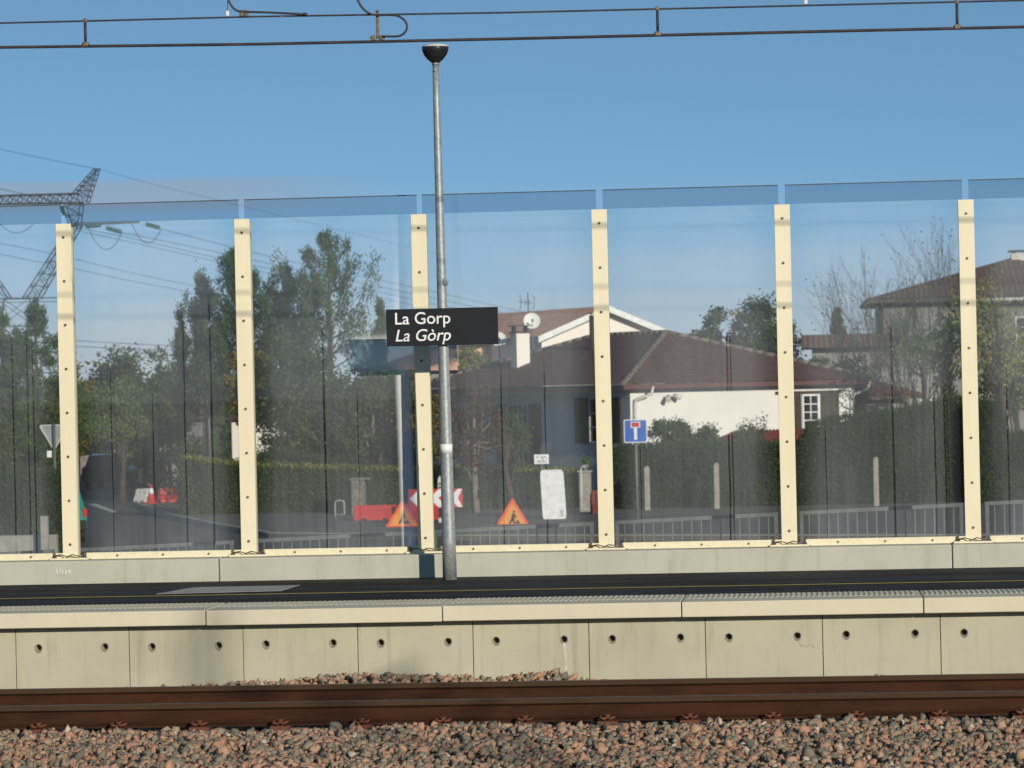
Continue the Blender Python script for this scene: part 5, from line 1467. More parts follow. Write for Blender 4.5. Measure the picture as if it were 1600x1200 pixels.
leaf_tree('broadleaf_tree', 'taller dense tree behind the bungalow roof beside the fifth post', 'tree', 1205, 136, 456, 122, 620, M['leafdark'], 37, ncl=90, per=85, leaf=0.16)
leaf_tree('broadleaf_tree', 'brownish loose tree filling the gap between the two trees behind the bungalow roof', 'tree', 1160, 139, 478, 90, 620, M['leafautumn'], 44, ncl=44, per=70, leaf=0.15)
leaf_tree('garden_bush', 'bright green bush under the low brown roof', 'bush', 1272, 122, 548, 84, 640, M['leafmid'], 38, ncl=40, per=80, leaf=0.13)
leaf_tree('garden_bush', 'dark bush in front of the grey wall, left of the last post', 'bush', 1350, 121, 555, 110, 660, M['leafdark'], 39, ncl=50, per=80, leaf=0.13)
leaf_tree('broadleaf_tree', 'yellow green tree with dark trunk right of the last cream post', 'tree', 1556, 108, 440, 150, 615, M['leafyellow'], 40, ncl=52, per=60, leaf=0.13, dens=0.26)
leaf_tree('broadleaf_tree', 'yellow green leafy tree left of the last cream post', 'tree', 1480, 110, 470, 80, 640, M['leafmid'], 41, ncl=30, per=55, leaf=0.12, dens=0.28)
leaf_tree('garden_bush', 'dark bush under the yellow green tree at the right edge', 'bush', 1585, 111, 540, 130, 660, M['leafdark'], 42, ncl=50, per=80, leaf=0.13)
GB = 'bare trees in front of the far right house'
for k, (px, top, sd_, lb) in enumerate(((1380, 395, 51, 'bare twiggy birch left of the far right house, farthest left of the bare trees'), (1432, 375, 52, 'tall bare birch in front of the brown roof slope'), (1490, 352, 53, 'bare birch just left of the last cream post'), (1572, 348, 54, 'bare birch with a few leaves at the right edge of the picture'))):
    bare_tree('bare_birch', lb, px, 118 - k * 1.5, top, sd_, spread=0.62, group=GB, m=M['bark_pale'], r=0.075, depth=6, stems=3 if k < 3 else 2, leaves=260 if k in (1, 3) else 120, lm=M['leafyellow'])
bare_tree('bare_tree', 'leafless small tree with reddish twigs behind the tall hedge at right', 1476, 107, 585, 55, spread=0.9, m=M['bark'], r=0.05, depth=5, stems=2)

# hedges
def hx(px, py, Y): p = atY(px, py, Y); return (p.x, p.z)
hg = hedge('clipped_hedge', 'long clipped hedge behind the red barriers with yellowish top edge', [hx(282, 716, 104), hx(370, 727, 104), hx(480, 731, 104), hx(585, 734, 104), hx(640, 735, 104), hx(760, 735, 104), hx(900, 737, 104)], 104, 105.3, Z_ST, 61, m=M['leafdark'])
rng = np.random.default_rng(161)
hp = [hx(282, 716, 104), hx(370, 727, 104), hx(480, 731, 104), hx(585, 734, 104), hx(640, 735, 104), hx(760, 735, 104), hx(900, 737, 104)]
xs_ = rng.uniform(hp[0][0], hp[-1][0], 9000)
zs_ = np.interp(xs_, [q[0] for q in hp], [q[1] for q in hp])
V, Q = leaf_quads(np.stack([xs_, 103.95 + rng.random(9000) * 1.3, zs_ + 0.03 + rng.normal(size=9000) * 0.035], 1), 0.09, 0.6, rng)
np_mesh('painted_sunlit_top', V, Q, M['leafyellow'], hg)  # yellow-green leaf layer paints the sunlit top edge of the hedge
hedge('sloping_hedge', 'dark sloping hedge rising behind the clipped hedge under the pines', [hx(395, 716, 107), hx(440, 706, 107), hx(520, 722, 107), hx(560, 728, 107)], 107, 109, Z_ST, 62)
hedge('tall_hedge', 'tall dark green hedge in front of the bungalow, right of the fourth post', [hx(948, 708, 102), hx(990, 697, 102), hx(1090, 696, 102), hx(1215, 694, 102), hx(1248, 700, 102), hx(1262, 668, 102), hx(1320, 655, 102), hx(1420, 640, 102), hx(1505, 626, 102)], 102, 103.6, Z_ST, 63)
hedge('tall_hedge', 'tall hedge right of the last cream post', [hx(1520, 626, 101), hx(1565, 628, 101), hx(1575, 680, 101), hx(1760, 672, 101)], 101, 102.8, Z_ST, 64)
bare_tree('bare_tree', 'pale leafless branching shrub in front of the dark leaves left of the third post', 655, 104.8, 628, 56, spread=1.0, m=M['bark_pale'], r=0.035, depth=5, stems=3)
hedge('low_hedge', 'low clipped hedge beside the give way sign at the left edge', [hx(-260, 752, 84), hx(-60, 748, 84), hx(40, 746, 84), hx(84, 745, 84)], 84, 86, Z_ST, 65)
# far wood that closes the view between the houses
rng = np.random.default_rng(70)
pts_ = []
for q in range(170):
    px = rng.uniform(-150, 1750); Y = rng.uniform(190, 235)
    c = atY(px, rng.uniform(585, 604) + (800 - px) * 0.0225, Y)
    nn = 130
    pts_.append(np.array([c.x, Y, 0]) + np.stack([rng.normal(size=nn) * 1.7, rng.normal(size=nn) * 1.5, Z_ST + (c.z - Z_ST) * rng.random(nn) ** 0.7 + rng.normal(size=nn) * 0.25], 1))
V, Q = leaf_quads(np.concatenate(pts_), 0.55, 0.6, rng)
tag(np_mesh('far_wood', V, Q, M['leafdark']), 'far dark wood closing the view behind the houses', 'wood', kind='stuff')

# ================================================================== STREET FURNITURE
def post(mb, x, Y, z0, z1, r=0.03): mb.cyl((x, Y, z0), (x, Y, z1), r, n=10)
def rrect(cx, cz, w, h, r, y, n=5):
    pts = []
    for sx, sz, a0 in ((1, 1, 0), (-1, 1, 90), (-1, -1, 180), (1, -1, 270)):
        for k in range(n + 1):
            a = R_(a0 + 90 * k / n); pts.append((cx + sx * (w / 2 - r) + r * math.cos(a), y, cz + sz * (h / 2 - r) + r * math.sin(a)))
    return pts
# dead end sign
Y = 92.0; c = atY(993, 673.5, Y); s = FPX / Y; w = 36.5 / s
t = thing('dead_end_sign', 'square blue dead end sign with a white stem and red bar on a post', 'road sign', (c.x, Y, Z_ST))
mb = MB(); post(mb, c.x, Y + 0.05, Z_ST, c.z + w * 0.45, 0.035); mb.build('sign_post', M['galv_dull'], t, world=True)
MB().prism(rrect(c.x, c.z, w, w, 0.05, Y), (0, 0.02, 0)).build('sign_rim', M['signwhite'], t, world=True)
MB().prism(rrect(c.x, c.z, w * 0.92, w * 0.92, 0.04, Y - 0.003), (0, 0.003, 0)).build('blue_field', M['signblue'], t, world=True)
mb = MB(); mb.bx((c.x - w * 0.065, Y - 0.006, c.z - w * 0.37), (c.x + w * 0.065, Y - 0.0031, c.z + w * 0.14)); mb.bx((c.x - w * 0.20, Y - 0.006, c.z + w * 0.141), (c.x + w * 0.20, Y - 0.0031, c.z + w * 0.40)); mb.build('white_symbol', M['signwhite'], t, world=True)
MB().bx((c.x - w * 0.165, Y - 0.009, c.z + w * 0.175), (c.x + w * 0.165, Y - 0.0061, c.z + w * 0.365)).build('red_bar', M['signred'], t, world=True)
# road works triangles
def works(pxl, pxr, pyt, pyb, Y, label):
    a, c, tp = atY(pxl, pyb, Y), atY(pxr, pyb, Y), atY((pxl + pxr) / 2, pyt, Y)
    z0 = a.z * 0.5 + c.z * 0.5; cx = (a.x + c.x) / 2; wd = c.x - a.x; ht = tp.z - z0
    t = thing('road_works_sign', label, 'road sign', (cx, Y, Z_ST), 'road works triangles')
    def tri(k, y, th, m, nm, dz=0.0, rr=0.10):
        cz = z0 + ht * 0.36
        vs = [Vector((cx - wd / 2 * k, 0, cz - ht * 0.36 * k)), Vector((cx + wd / 2 * k, 0, cz - ht * 0.36 * k)), Vector((cx, 0, cz + ht * 0.64 * k))]
        pts = []
        for i in range(3):
            p, pr, nx = vs[i], vs[i - 1], vs[(i + 1) % 3]
            for f in (0.0, 0.5, 1.0):
                q = p.lerp(pr, rr * 0.6).lerp(p.lerp(nx, rr * 0.6), f); q = q.lerp(p, 0.35 if f == 0.5 else 0)
                pts.append((q.x, y, q.z))
        MB().prism(pts, (0, th, 0)).build(nm, m, t, world=True)
    tri(1.0, Y, 0.02, M['signborder'], 'red_border'); tri(0.76, Y - 0.003, 0.003, M['signorange'], 'orange_field')
    mb = MB(); k = wd
    def S2(x, z): return (cx + x * k, Y - 0.006, z0 + z * k)
    def limb(a_, b_, wdt):
        a_ = Vector(S2(*a_)); b_ = Vector(S2(*b_)); d = (b_ - a_).normalized(); n_ = Vector((d.z, 0, -d.x)) * wdt * k / 2
        mb.prism([a_ - n_, b_ - n_, b_ + n_, a_ + n_], (0, 0.0025, 0))
    limb((0.03, 0.40), (-0.01, 0.24), 0.075); limb((-0.01, 0.25), (-0.09, 0.12), 0.055); limb((0.0, 0.25), (0.05, 0.12), 0.055); limb((0.03, 0.38), (0.08, 0.29), 0.04); limb((0.10, 0.33), (0.0, 0.17), 0.018)
    mb.prism([S2(0.06, 0.12), S2(0.21, 0.12), S2(0.15, 0.21), S2(0.11, 0.21)], (0, 0.0025, 0))
    hp = [S2(0.045 + 0.035 * math.cos(q * 0.785), 0.445 + 0.035 * math.sin(q * 0.785)) for q in range(8)]; mb.prism(hp, (0, 0.0025, 0))
    mb.build('digging_figure', M['black'], t, world=True)
    mb = MB()
    for sx in (-0.28, 0.28):
        mb.tube([(cx + sx * wd, Y + 0.03, z0 + 0.12), (cx + sx * wd, Y + 0.03, Z_ST + 0.125)], 0.014, 6); mb.tube([(cx + sx * wd, Y + 0.03, z0 + ht * 0.4), (cx + sx * wd, Y + 0.5, Z_ST + 0.125)], 0.014, 6)
    mb.build('stand', M['galv_dull'], t, world=True)
works(773, 830, 777, 825, 92.0, 'orange road works triangle with digging figure, right of the lamp post')
works(601, 657, 781, 825, 91.6, 'orange road works triangle with digging figure, behind the pane left of the third post')
# chevron board
Y = 93.0; a, c = atY(638, 797, Y), atY(723, 790, Y); b1, b2 = atY(638, 768, Y), atY(721, 760, Y)
t = thing('chevron_board', 'red and white chevron board pointing left above the red barriers', 'road sign', ((a.x + c.x) / 2, Y, Z_ST))
z0, z1 = (a.z + c.z) / 2, (b1.z + b2.z) / 2; L = c.x - a.x; h = z1 - z0
MB().bbox((a.x, Y, z0), (c.x, Y + 0.03, z1), 0.008).build('board', M['signred'], t, world=True)
mb = MB()
for k in range(3):
    x0 = a.x + 0.04 + k * L * 0.36
    e = 0.012
    x1 = min(x0 + h * 0.5, c.x - 0.01); wv_ = L * 0.17
    pts = [(x0, Y - 0.004, (z0 + z1) / 2), (x1, Y - 0.004, z0 + e), (min(x1 + wv_, c.x - 0.01), Y - 0.004, z0 + e), (min(x0 + wv_, c.x - .01), Y - 0.004, (z0 + z1) / 2), (min(x1 + wv_, c.x - 0.01), Y - 0.004, z1 - e), (x1, Y - 0.004, z1 - e)]
    mb.prism([pts[0], pts[1], pts[2], pts[3]], (0, 0.0035, 0)); mb.prism([pts[0], pts[3], pts[4], pts[5]], (0, 0.0035, 0))
mb.build('white_chevron', M['signwhite'], t, world=True)
mb = MB()
for x in (a.x + L * 0.2, a.x + L * 0.8): mb.bx((x - 0.025, Y + 0.031, Z_ST), (x + 0.025, Y + 0.07, z1 - 0.03))
mb.build('legs', M['galv_dull'], t, world=True)
c = atY(687, 754, 94); t = thing('marker_post', 'small white marker post top with black spots beside the lamp post', 'marker post', (c.x, 94, Z_ST))
MB().prism([(c.x - 0.05, 94, Z_ST), (c.x + 0.05, 94, Z_ST), (c.x + 0.05, 94, c.z + 0.10), (c.x + 0.0, 94, c.z + 0.19), (c.x - 0.05, 94, c.z + 0.08)], (0, 0.05, 0)).build('post_body', M['whiteplast'], t, world=True)
MB().bx((c.x - 0.02, 93.996, c.z - 0.06), (c.x + 0.03, 93.9995, c.z + 0.0)).bx((c.x - 0.02, 93.996, c.z - 0.16), (c.x + 0.03, 93.9995, c.z - 0.1)).build('black_spot', M['black'], t, world=True)

# plastic water filled barriers
def barrier(px0, px1, pyt, Y, m, label, rz=0.0, base=None):
    a, c = atY(px0, pyt, Y), atY(px1, pyt, Y)
    L = c.x - a.x; H = (a.z + c.z) / 2 - Z_ST - 0.12
    t = thing('plastic_barrier', label, 'barrier', ((a.x + c.x) / 2, Y, Z_ST + 0.12), 'red and white plastic road barriers', rz)
    prof = [(-0.22, 0), (0.22, 0), (0.22, 0.10), (0.11, 0.30), (0.085, H), (-0.085, H), (-0.11, 0.30), (-0.22, 0.10)]
    mb = MB(); mb.prism([(-L / 2 + 0.03, y, z) for y, z in prof], (L - 0.06, 0, 0))
    for k in range(3):
        x = -L / 2 + L * (k + 0.5) / 3
        mb.bx((x - 0.05, -0.125, 0.28), (x + 0.05, -0.086, H - 0.05))
    mb.bx((-L / 2, -0.05, 0.1), (-L / 2 + 0.029, 0.05, H * 0.9)); mb.bx((L / 2 - 0.029, -0.05, 0.1), (L / 2, 0.05, H * 0.9))
    mb.build('barrier_body', m, t)
    MB().bx((-L / 2 + 0.06, -0.06, H + 0.0005), (L / 2 - 0.06, 0.06, H + 0.035)).build('top_rim', m, t)
    MB().bx((-L * 0.3, -0.23, -0.0), (-L * 0.18, 0.23, 0.05)).bx((L * 0.18, -0.23, 0.0), (L * 0.3, 0.23, 0.05)).build('foot', M['rubber'], t)
    return t
barrier(553, 622, 791, 97, M['redplast'], 'red plastic barrier behind the left works triangle', -0.06)
barrier(622, 690, 789, 96.6, M['redplast'], 'red plastic barrier under the chevron board', 0.05)
barrier(922, 944, 768, 98, mat('maroon_plastic', (0.15, 0.018, 0.016), rough=0.6), 'dark red plastic barrier half hidden behind the fourth cream post', 0.2)
barrier(246, 287, 764, 117, M['redplast'], 'far red plastic barrier on the pavement by the road bend', 0.5)
barrier(211, 236, 765, 118, M['whiteplast'], 'white plastic barrier beside the far red barrier', -0.5)
c = atY(236, 757, 116); t = thing('barrier_cone', 'red road cone with white band between the white and far red barriers', 'cone', (c.x, 116, Z_ST + 0.12))
H = c.z - Z_ST - 0.12
MB().lathe([(0.19, 0.03), (0.17, 0.035), (0.10, H * 0.45), (0.035, H)], (c.x, 116, Z_ST + 0.12), 16).box((c.x, 116, Z_ST + 0.135), (0.45, 0.45, 0.03)).build('cone_body', M['redplast'], t, world=True)
MB().lathe([(0.098, H * 0.52), (0.062, H * 0.8)], (c.x, 116, Z_ST + 0.12), 16).build('white_band', M['signwhite'], t, world=True)

# board and notices
Y = 95.0
c4 = [atY(x, y, Y) for x, y in ((843.5, 734.5), (880, 733.5), (885.5, 811), (848.5, 813.5))]
t = thing('white_board', 'large leaning white board with rounded corners beside the hedge', 'board', ((c4[0].x + c4[2].x) / 2, Y, Z_ST))
def bil(u, v): return c4[3].lerp(c4[2], u).lerp(c4[0].lerp(c4[1], u), v)
pts = [bil(0.5 + (p[0]), 0.5 + p[2]) for p in rrect(0, 0, 1, 1, 0.11, 0)]
MB().prism(pts, (0, 0.025, 0)).build('board_face', M['signwhite'], t, world=True)
mb = MB()
for u in (0.3, 0.7):
    p = bil(u, 0.9); q = bil(u, 0.0); mb.tube([(p.x, Y + 0.05, p.z), (q.x, Y + 0.05, Z_ST + 0.1)], 0.025, 8)
mb.build('legs', M['galv_dull'], t, world=True)
q = bil(0.81, 0.11); mb = MB()
for k, (w_, h_) in enumerate(((0.12, 0.03), (0.03, 0.05), (0.12, 0.03), (0.03, 0.05), (0.12, 0.03))):
    mb.bx((q.x - w_ / 2, Y - 0.004, q.z - 0.06 + k * 0.035), (q.x + w_ / 2, Y - 0.0005, q.z - 0.06 + k * 0.035 + h_ * 0.6))
mb.build('printed_mark', mat('mark_grey', (0.12, 0.12, 0.16), rough=0.6), t, world=True)
Y = 97.5; c = atY(846, 717.5, Y); s = FPX / Y
t = thing('notice_sign', 'small white notice with dark text lines above the leaning white board', 'notice', (c.x, Y, Z_ST))
MB().bbox((c.x - 11.5 / s, Y, c.z - 7.5 / s), (c.x + 11.5 / s, Y + 0.02, c.z + 7.5 / s), 0.004).build('notice_plate', M['signwhite'], t, world=True)
mb = MB()
for (x0, x1, z) in ((-8, -4.5, 3.2), (-1, 2, 3.2), (3, 7.5, 3.2), (0, 4, 0), (-7, -1, -3.6), (0, 6, -3.6)):
    mb.bx((c.x + x0 / s, Y - 0.003, c.z + (z - 0.9) / s), (c.x + x1 / s, Y - 0.0005, c.z + (z + 0.9) / s))
mb.build('text_lines', mat('text_grey', (0.2, 0.2, 0.22), rough=0.7), t, world=True)
mb = MB(); post(mb, c.x, Y + 0.05, Z_ST + 0.12, c.z, 0.03); mb.build('sign_post', M['galv_dull'], t, world=True)

# concrete fence posts in front of the hedge
for (px, pyt, Y, lb) in ((1010.5, 729, 100.4, 'old concrete fence post in the hedge right of the dead end sign'), (1119, 724, 100.5, 'old concrete fence post in the middle of the tall hedge'), (1368, 715, 100.3, 'old concrete fence post in the hedge near the last cream post')):
    p = atY(px, pyt, Y); t = thing('fence_post', lb, 'fence post', (p.x, Y, Z_ST), 'concrete fence posts in the hedge')
    MB().bbox((p.x - 0.075, Y - 0.075, Z_ST), (p.x + 0.075, Y + 0.075, p.z - 0.03), 0.012).build('post_body', M['postconc'], t, world=True)
    MB().lathe([(0.075, 0), (0.06, 0.03), (0.03, 0.05)], (p.x, Y, p.z - 0.031), 8).build('post_cap', M['postconc'], t, world=True)
# gate pillars
p = atY(560, 750, 101.5); t = thing('stone_pillar', 'rough stone gate pillar in front of the long clipped hedge', 'gate pillar', (p.x, 101.5, Z_ST))
MB().bbox((p.x - 0.20, 101.3, Z_ST), (p.x + 0.20, 101.7, p.z), 0.02).build('shaft', M['stone'], t, world=True)
MB().bbox((p.x - 0.24, 101.26, p.z + 0.0005), (p.x + 0.36, 101.74, p.z + 0.07), 0.015).build('cap', M['stone'], t, world=True)
p = atY(309, 736, 108); t = thing('stone_pillar', 'small sunlit stone gate pillar at the left end of the clipped hedge', 'gate pillar', (p.x, 108, Z_ST))
MB().bbox((p.x - 0.19, 107.8, Z_ST), (p.x + 0.19, 108.2, p.z), 0.02).build('shaft', M['stone'], t, world=True)
MB().bbox((p.x - 0.23, 107.76, p.z + 0.0005), (p.x + 0.23, 108.24, p.z + 0.06), 0.015).build('cap', M['kerb'], t, world=True)
p = atY(914, 738, 100.5); t = thing('concrete_pillar', 'weathered concrete gate pillar with a flower pot on top', 'gate pillar', (p.x, 100.5, Z_ST))
MB().bbox((p.x - 0.17, 100.3, Z_ST), (p.x + 0.17, 100.7, p.z), 0.02).build('shaft', M['postconc'], t, world=True)
MB().bbox((p.x - 0.21, 100.26, p.z + 0.0005), (p.x + 0.21, 100.74, p.z + 0.06), 0.012).build('cap', M['kerb'], t, world=True)
p2 = Vector((p.x, 100.5, p.z + 0.061))
t = thing('flower_pot', 'pale flower pot standing on the concrete gate pillar', 'flower pot', p2)
MB().lathe([(0.07, 0), (0.12, 0.16), (0.13, 0.17), (0.11, 0.17)], p2, 16).build('pot', M['kerb'], t, world=True)
rng = np.random.default_rng(90); V, Q = leaf_quads(np.array(p2[:]) + np.array([0, 0, 0.24]) + rng.normal(size=(90, 3)) * 0.07, 0.09, 0.5, rng); np_mesh('plant', V, Q, M['leafmid'], t)
p = atY(908, 731, 100); t = thing('thin_pole', 'thin white pole beside the concrete gate pillar', 'pole', (p.x, 100, Z_ST))
mb = MB(); post(mb, p.x, 100, Z_ST + 0.12, p.z, 0.014); mb.tube([(p.x, 100, p.z), (p.x + 0.03, 100, p.z + 0.04), (p.x + 0.12, 100, p.z + 0.03)], 0.014, 6); mb.build('pole_body', M['signwhite'], t, world=True)
# metal hoop
p = atY(530.5, 782, 98); t = thing('metal_hoop', 'low galvanised hoop barrier beside the stone pillar', 'hoop', (p.x, 98, Z_ST + 0.12))
zt = p.z; x0, x1 = p.x - 0.13, p.x + 0.13
mb = MB().tube(smooth([(x0, 98, Z_ST + 0.12), (x0, 98, zt - 0.1), (x0 + 0.03, 98, zt - 0.02), (p.x, 98, zt), (x1 - 0.03, 98, zt - 0.02), (x1, 98, zt - 0.1), (x1, 98, Z_ST + 0.12)], 3), 0.022, 8)
mb.build('hoop_tube', M['galv'], t, world=True); MB().cyl((x0, 98, zt - 0.4), (x1, 98, zt - 0.4), 0.015, n=6).build('cross_bar', M['galv'], t, world=True)

# give way sign seen from behind
Y = 90.0; p = atY(84, 690, Y); a, c = atY(62, 664, Y), atY(106, 663, Y); bt = atY(84, 703, Y)
t = thing('give_way_sign', 'back of a triangular give way sign on a dark pole beside the first post', 'road sign', (p.x, Y, Z_ST))
def trib(k):
    cx = (a.x + c.x) / 2; zt_ = (a.z + c.z) / 2; w_ = (c.x - a.x) / 2; h_ = zt_ - bt.z; cz = zt_ - h_ * 0.36
    return [(cx - w_ * k * 0.93, Y, cz + h_ * 0.36 * k), (cx + w_ * k * 0.93, Y, cz + h_ * 0.36 * k), (cx + w_ * k, Y, cz + h_ * 0.28 * k), (cx + w_ * 0.08 * k, Y, cz - h_ * 0.62 * k), (cx - w_ * 0.08 * k, Y, cz - h_ * 0.62 * k), (cx - w_ * k, Y, cz + h_ * 0.28 * k)]
MB().prism([Vector(q) for q in trib(1)], (0, 0.02, 0)).build('sign_plate', M['signback'], t, world=True)
o_, i_ = trib(1), trib(0.88); mb = MB()
for k in range(6):
    j = (k + 1) % 6; mb.prism([Vector(o_[k]) - Vector((0, .02, 0)), Vector(o_[j]) - Vector((0, .02, 0)), Vector(i_[j]) - Vector((0, .02, 0)), Vector(i_[k]) - Vector((0, .02, 0))], (0, 0.0195, 0))
mb.build('sign_edge', M['whiteplast'], t, world=True)
mb = MB(); post(mb, p.x + 0.03, Y - 0.07, Z_ST, a.z + 0.03, 0.04); mb.build('sign_post', M['postgreen'], t, world=True)
c = atY(77.5, 709.5, Y); MB().bbox((c.x - 0.065, Y - 0.05, c.z - 0.09), (c.x + 0.065, Y - 0.02, c.z + 0.09), 0.012).build('small_plate', M['signwhite'], t, world=True)

# low wall and bollard at the left
Y = 79.0; a, c = atY(-230, 842, Y), atY(88, 835, Y)
t = thing('low_wall', 'pale low wall in front of the low hedge at the left edge', 'wall', (c.x, Y, Z_ST))
MB().bbox((a.x, Y, Z_ST), (c.x, Y + 0.22, a.z * 0.5 + c.z * 0.5), 0.015).build('wall_body', M['kerb'], t, world=True)
p = atY(69.5, 806, Y - 0.4); t = thing('concrete_bollard', 'pale square concrete bollard in front of the low wall beside the car', 'bollard', (p.x, Y - 0.4, Z_ST))
MB().bbox((p.x - 0.085, Y - 0.5, Z_ST), (p.x + 0.085, Y - 0.33, p.z), 0.015).build('bollard_body', M['kerb'], t, world=True)

# green car from behind
cx = gX(86, 88.2, 800); Yc = 88.2
t = thing('parked_car', 'teal green hatchback seen from behind, mostly hidden by the first cream post', 'car', (cx, Yc, Z_ST), None, R_(13))
st = [(0.0, 0.80, 0.36, 0.80), (0.06, 0.82, 0.30, 0.92), (0.6, 0.83, 0.28, 0.94), (2.6, 0.83, 0.28, 0.93), (3.5, 0.80, 0.30, 0.84), (3.75, 0.72, 0.36, 0.66)]
def loft(rows, m, nm, parent):
    mb = MB(); n = len(rows[0]); b = len(mb.v)
    for r_ in rows: mb.v += [Vector(p_) for p_ in r_]
    for k in range(len(rows) - 1):
        for i in range(n):
            j = (i + 1) % n
            mb.f.append((b + k * n + i, b + k * n + j, b + (k + 1) * n + j, b + (k + 1) * n + i)); mb.sm.append(True)
    mb.f.append(tuple(b + i for i in range(n))); mb.sm.append(False); mb.f.append(tuple(b + (len(rows) - 1) * n + i for i in range(n))); mb.sm.append(False)
    return mb.build(nm, m, parent)
loft([[(-w_, y, z0_ + 0.1), (-w_ * 0.9, y, z0_), (w_ * 0.9, y, z0_), (w_, y, z0_ + 0.1), (w_, y, z1_ - 0.12), (w_ * 0.92, y, z1_), (-w_ * 0.92, y, z1_), (-w_, y, z1_ - 0.12)] for y, w_, z0_, z1_ in st], M['teal'], 'body', t)
loft([[(-w_, y0_, 0.9), (w_, y0_, 0.9), (w_ * 0.82, y1_, zt_), (-w_ * 0.82, y1_, zt_)] for y0_, y1_, w_, zt_ in ((0.05, 0.30, 0.76, 1.36), (0.4, 0.5, 0.77, 1.41), (1.5, 1.5, 0.77, 1.43), (2.7, 2.0, 0.75, 1.38))], M['teal'], 'cabin', t)
MB().prism([(-0.62, 0.045, 0.95), (0.62, 0.045, 0.95), (0.54, 0.235, 1.30), (-0.54, 0.235, 1.30)], (0, -0.02, 0)).build('rear_window', M['pane'], t)
for sx in (-1, 1):
    MB().bbox((sx * 0.82 - 0.10, -0.03, 0.66), (sx * 0.82 + (0.0 if sx > 0 else 0.10), 0.04, 0.88), 0.01).build('taillight', M['taillight'], t) if sx > 0 else MB().bbox((-0.82, -0.03, 0.66), (-0.70, 0.04, 0.88), 0.01).build('taillight', M['taillight'], t)
MB().bbox((-0.80, -0.08, 0.32), (0.80, 0.02, 0.58), 0.03).build('bumper', M['rubber'], t)
MB().bx((-0.26, -0.092, 0.44), (0.26, -0.081, 0.55)).build('number_plate', M['plate'], t)
for x in (-0.68, 0.68):
    for y in (0.65, 3.05):
        w_ = MB().cyl((x - 0.09, y, 0.29), (x + 0.09, y, 0.29), 0.29, n=20).build('wheel', M['rubber'], t)
        MB().cyl((x - 0.095, y, 0.29), (x + 0.095, y, 0.29), 0.17, n=14).build('rim', M['galv_dull'], w_)
# dark car far along the road
a = atY(158, 742, 140); t = thing('far_car', 'dark car parked far along the road by the pinkish wall', 'car', (a.x, 140, Z_ST))
loft([[(-w_, y, 0.3), (w_, y, 0.3), (w_, y, z1_ - 0.1), (w_ * .9, y, z1_), (-w_ * .9, y, z1_), (-w_, y, z1_ - .1)] for y, w_, z1_ in ((0, 0.8, 0.85), (0.1, 0.83, 0.95), (3.6, 0.83, 0.9), (4.0, 0.76, 0.7))], M['black'], 'body', t)
loft([[(-0.72, y0_, 0.9), (0.72, y0_, 0.9), (0.6, y1_, zt_), (-0.6, y1_, zt_)] for y0_, y1_, zt_ in ((0.2, 0.5, 1.38), (1.4, 1.4, 1.43), (2.8, 2.2, 1.38))], M['pane'], 'cabin', t)
for x in (-0.68, 0.68):
    for y in (0.7, 3.2): MB().cyl((x - 0.09, y, 0.29), (x + 0.09, y, 0.29), 0.29, n=14).build('wheel', M['rubber'], t)

# ================================================================== PYLON AND LINES
YP = 230.0; s = FPX / YP
pc = atY(26, 470, YP)
t = thing('lattice_pylon', 'steel lattice pylon with a raised beam end, behind the left trees', 'pylon', (pc.x, YP, Z_ST))
def strut(mb, a, b, r=0.05): mb.cyl(a, b, r * 0.68, n=4, caps=False, smooth=False)
def lattice(mb, a0, a1, b0, b1, n, r0=0.07, r1=0.04, ey=0.5):
    """four chord girder from section (a0,a1) to (b0,b1) with X bracing"""
    for y in (-ey, ey):
        d = Vector((0, y, 0))
        strut(mb, a0 + d, b0 + d, r0); strut(mb, a1 + d, b1 + d, r0)
        for k in range(n):
            p, q = a0.lerp(b0, k / n) + d, a0.lerp(b0, (k + 1) / n) + d; u, v = a1.lerp(b1, k / n) + d, a1.lerp(b1, (k + 1) / n) + d
            strut(mb, p, v, r1); strut(mb, u, q, r1); strut(mb, q, v, r1)
    for k in range(n + 1):
        p, u = a0.lerp(b0, k / n), a1.lerp(b1, k / n); e = Vector((0, ey, 0)); strut(mb, p - e, p + e, r1); strut(mb, u - e, u + e, r1)
def Pp(x, y, Y=YP): return atY(x, y, Y)
mb = MB()   # body below the waist
lattice(mb, Pp(-22, 640), Pp(82, 638), Pp(0, 467), Pp(52, 466), 4, 0.08, 0.045, 1.2); strut(mb, Pp(-8, 467), Pp(92, 465), 0.07); strut(mb, Pp(-8, 473), Pp(92, 471), 0.05)
mb.build('tower_body', M['pylon'], t, world=True)
mb = MB()   # fork
lattice(mb, Pp(38, 466), Pp(62, 466), Pp(112, 352), Pp(126, 352), 6, 0.075, 0.04, 0.6); lattice(mb, Pp(-10, 467), Pp(16, 467), Pp(-74, 354), Pp(-60, 354), 6, 0.075, 0.04, 0.6)
lattice(mb, Pp(110, 352), Pp(124, 352), Pp(100, 322), Pp(128, 318), 2, 0.07, 0.04, 0.6)
mb.build('fork', M['pylon'], t, world=True)
mb = MB(); lattice(mb, Pp(-140, 322), Pp(-140, 310), Pp(128, 317), Pp(122, 302.5), 17, 0.07, 0.04, 0.6); mb.build('upper_beam', M['pylon'], t, world=True)
mb = MB(); lattice(mb, Pp(115, 303), Pp(137, 317), Pp(149, 264), Pp(154, 264), 6, 0.06, 0.035, 0.5); strut(mb, Pp(148, 264), Pp(157, 264), 0.06); mb.build('earth_wire_peak', M['pylon'], t, world=True)
mb = MB(); lattice(mb, Pp(112, 353), Pp(112, 349), Pp(217, 347.5), Pp(217, 346.5), 8, 0.05, 0.03, 0.3); mb.build('lower_arm', M['pylon'], t, world=True)
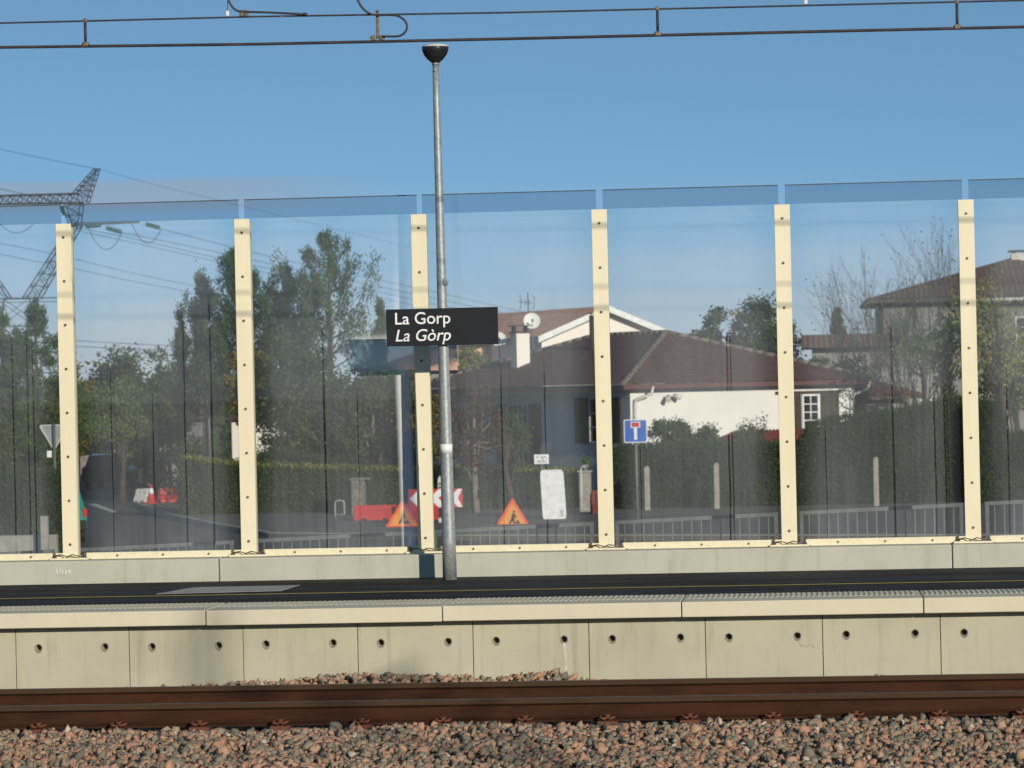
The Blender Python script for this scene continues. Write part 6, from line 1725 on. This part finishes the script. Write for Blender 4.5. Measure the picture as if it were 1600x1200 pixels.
def insulator(x0, y0, x1, y1, label):
    a, c = Pp(x0, y0, YP - 3), Pp(x1, y1, YP - 3)
    mb = MB(); n = 9
    for k in range(n):
        p, q = a.lerp(c, k / n), a.lerp(c, (k + 0.7) / n); mb.cyl(p, q, 0.15, 0.13, n=10)
    mb.cyl(a, c, 0.05, n=6)
    return mb.build('insulator', M['insul'], t, world=True)
insulator(166, 356, 190, 362.5, ''); insulator(228, 350, 250, 356, ''); insulator(134, 353.5, 158, 352, ''); insulator(96, 322, 101, 336, '')
mb = MB()
for (x0, y0, x1, y1, dp) in ((137, 353, 191, 363, 32), (206, 350, 252, 358, 26), (0, 350, 52, 350, 14)):
    mb.tube([Pp(x0 + (x1 - x0) * k / 10, y0 + (y1 - y0) * k / 10 + dp * (1 - (2 * k / 10 - 1) ** 2), YP - 3) for k in range(11)], 0.03, 5)
mb.build('jumper_loops', M['line'], t, world=True)
def line(label, pts, Y0, Y1, r=0.020):
    n = len(pts); P_ = []
    sp = smooth(pts, 6)
    for k, (x, y) in enumerate(sp): P_.append(atY(x, y, Y0 + (Y1 - Y0) * k / (len(sp) - 1)))
    o = MB().tube(P_, r, 5).build('power_line', M['line']); tag(o, label, 'power line', 'power lines from the pylon'); return o
line('earth wire rising left from the pylon peak', [(-60, 219), (0, 233), (80, 250), (152, 264)], YP, YP, 0.02)
line('faint earth wire falling right from the pylon peak', [(154, 264), (240, 288), (330, 310), (470, 345), (700, 400)], YP, 330, 0.012)
line('power line from the outer insulator, highest of the lines falling to the right', [(250, 357), (370, 388), (480, 414), (660, 452), (900, 506)], YP - 3, 330)
line('power line from the inner insulator, second highest of the lines falling right', [(190, 363), (340, 394), (480, 425), (660, 462), (900, 514)], YP - 3, 330)
line('power line starting behind the first post, third of the lines falling right', [(100, 352), (195, 370), (336, 402), (480, 432), (660, 471), (900, 522)], YP, 330)
line('power line starting under the lower arm, fourth of the lines falling right', [(120, 360), (230, 384), (336, 408), (480, 440), (660, 480)], YP, 320)
line('low power line crossing the pylon fork and sinking behind the pines', [(-60, 366), (0, 380), (80, 396), (200, 425), (300, 446), (420, 470)], YP - 6, 300)
line('lowest power line crossing the pylon fork and sinking behind the pines', [(-60, 383), (0, 397), (120, 421), (200, 438), (300, 457), (420, 480)], YP - 6, 300)
line('power line entering at the left edge above the beam', [(-60, 282), (0, 295), (60, 308), (96, 318)], YP, YP, 0.024)
line('thin telephone wire above the leafy trees', [(100, 531), (200, 537), (290, 541), (420, 548)], 128, 128, 0.012)
line('second thin telephone wire below the first one above the leafy trees', [(100, 540), (200, 545), (290, 548), (420, 556)], 127, 127, 0.012)
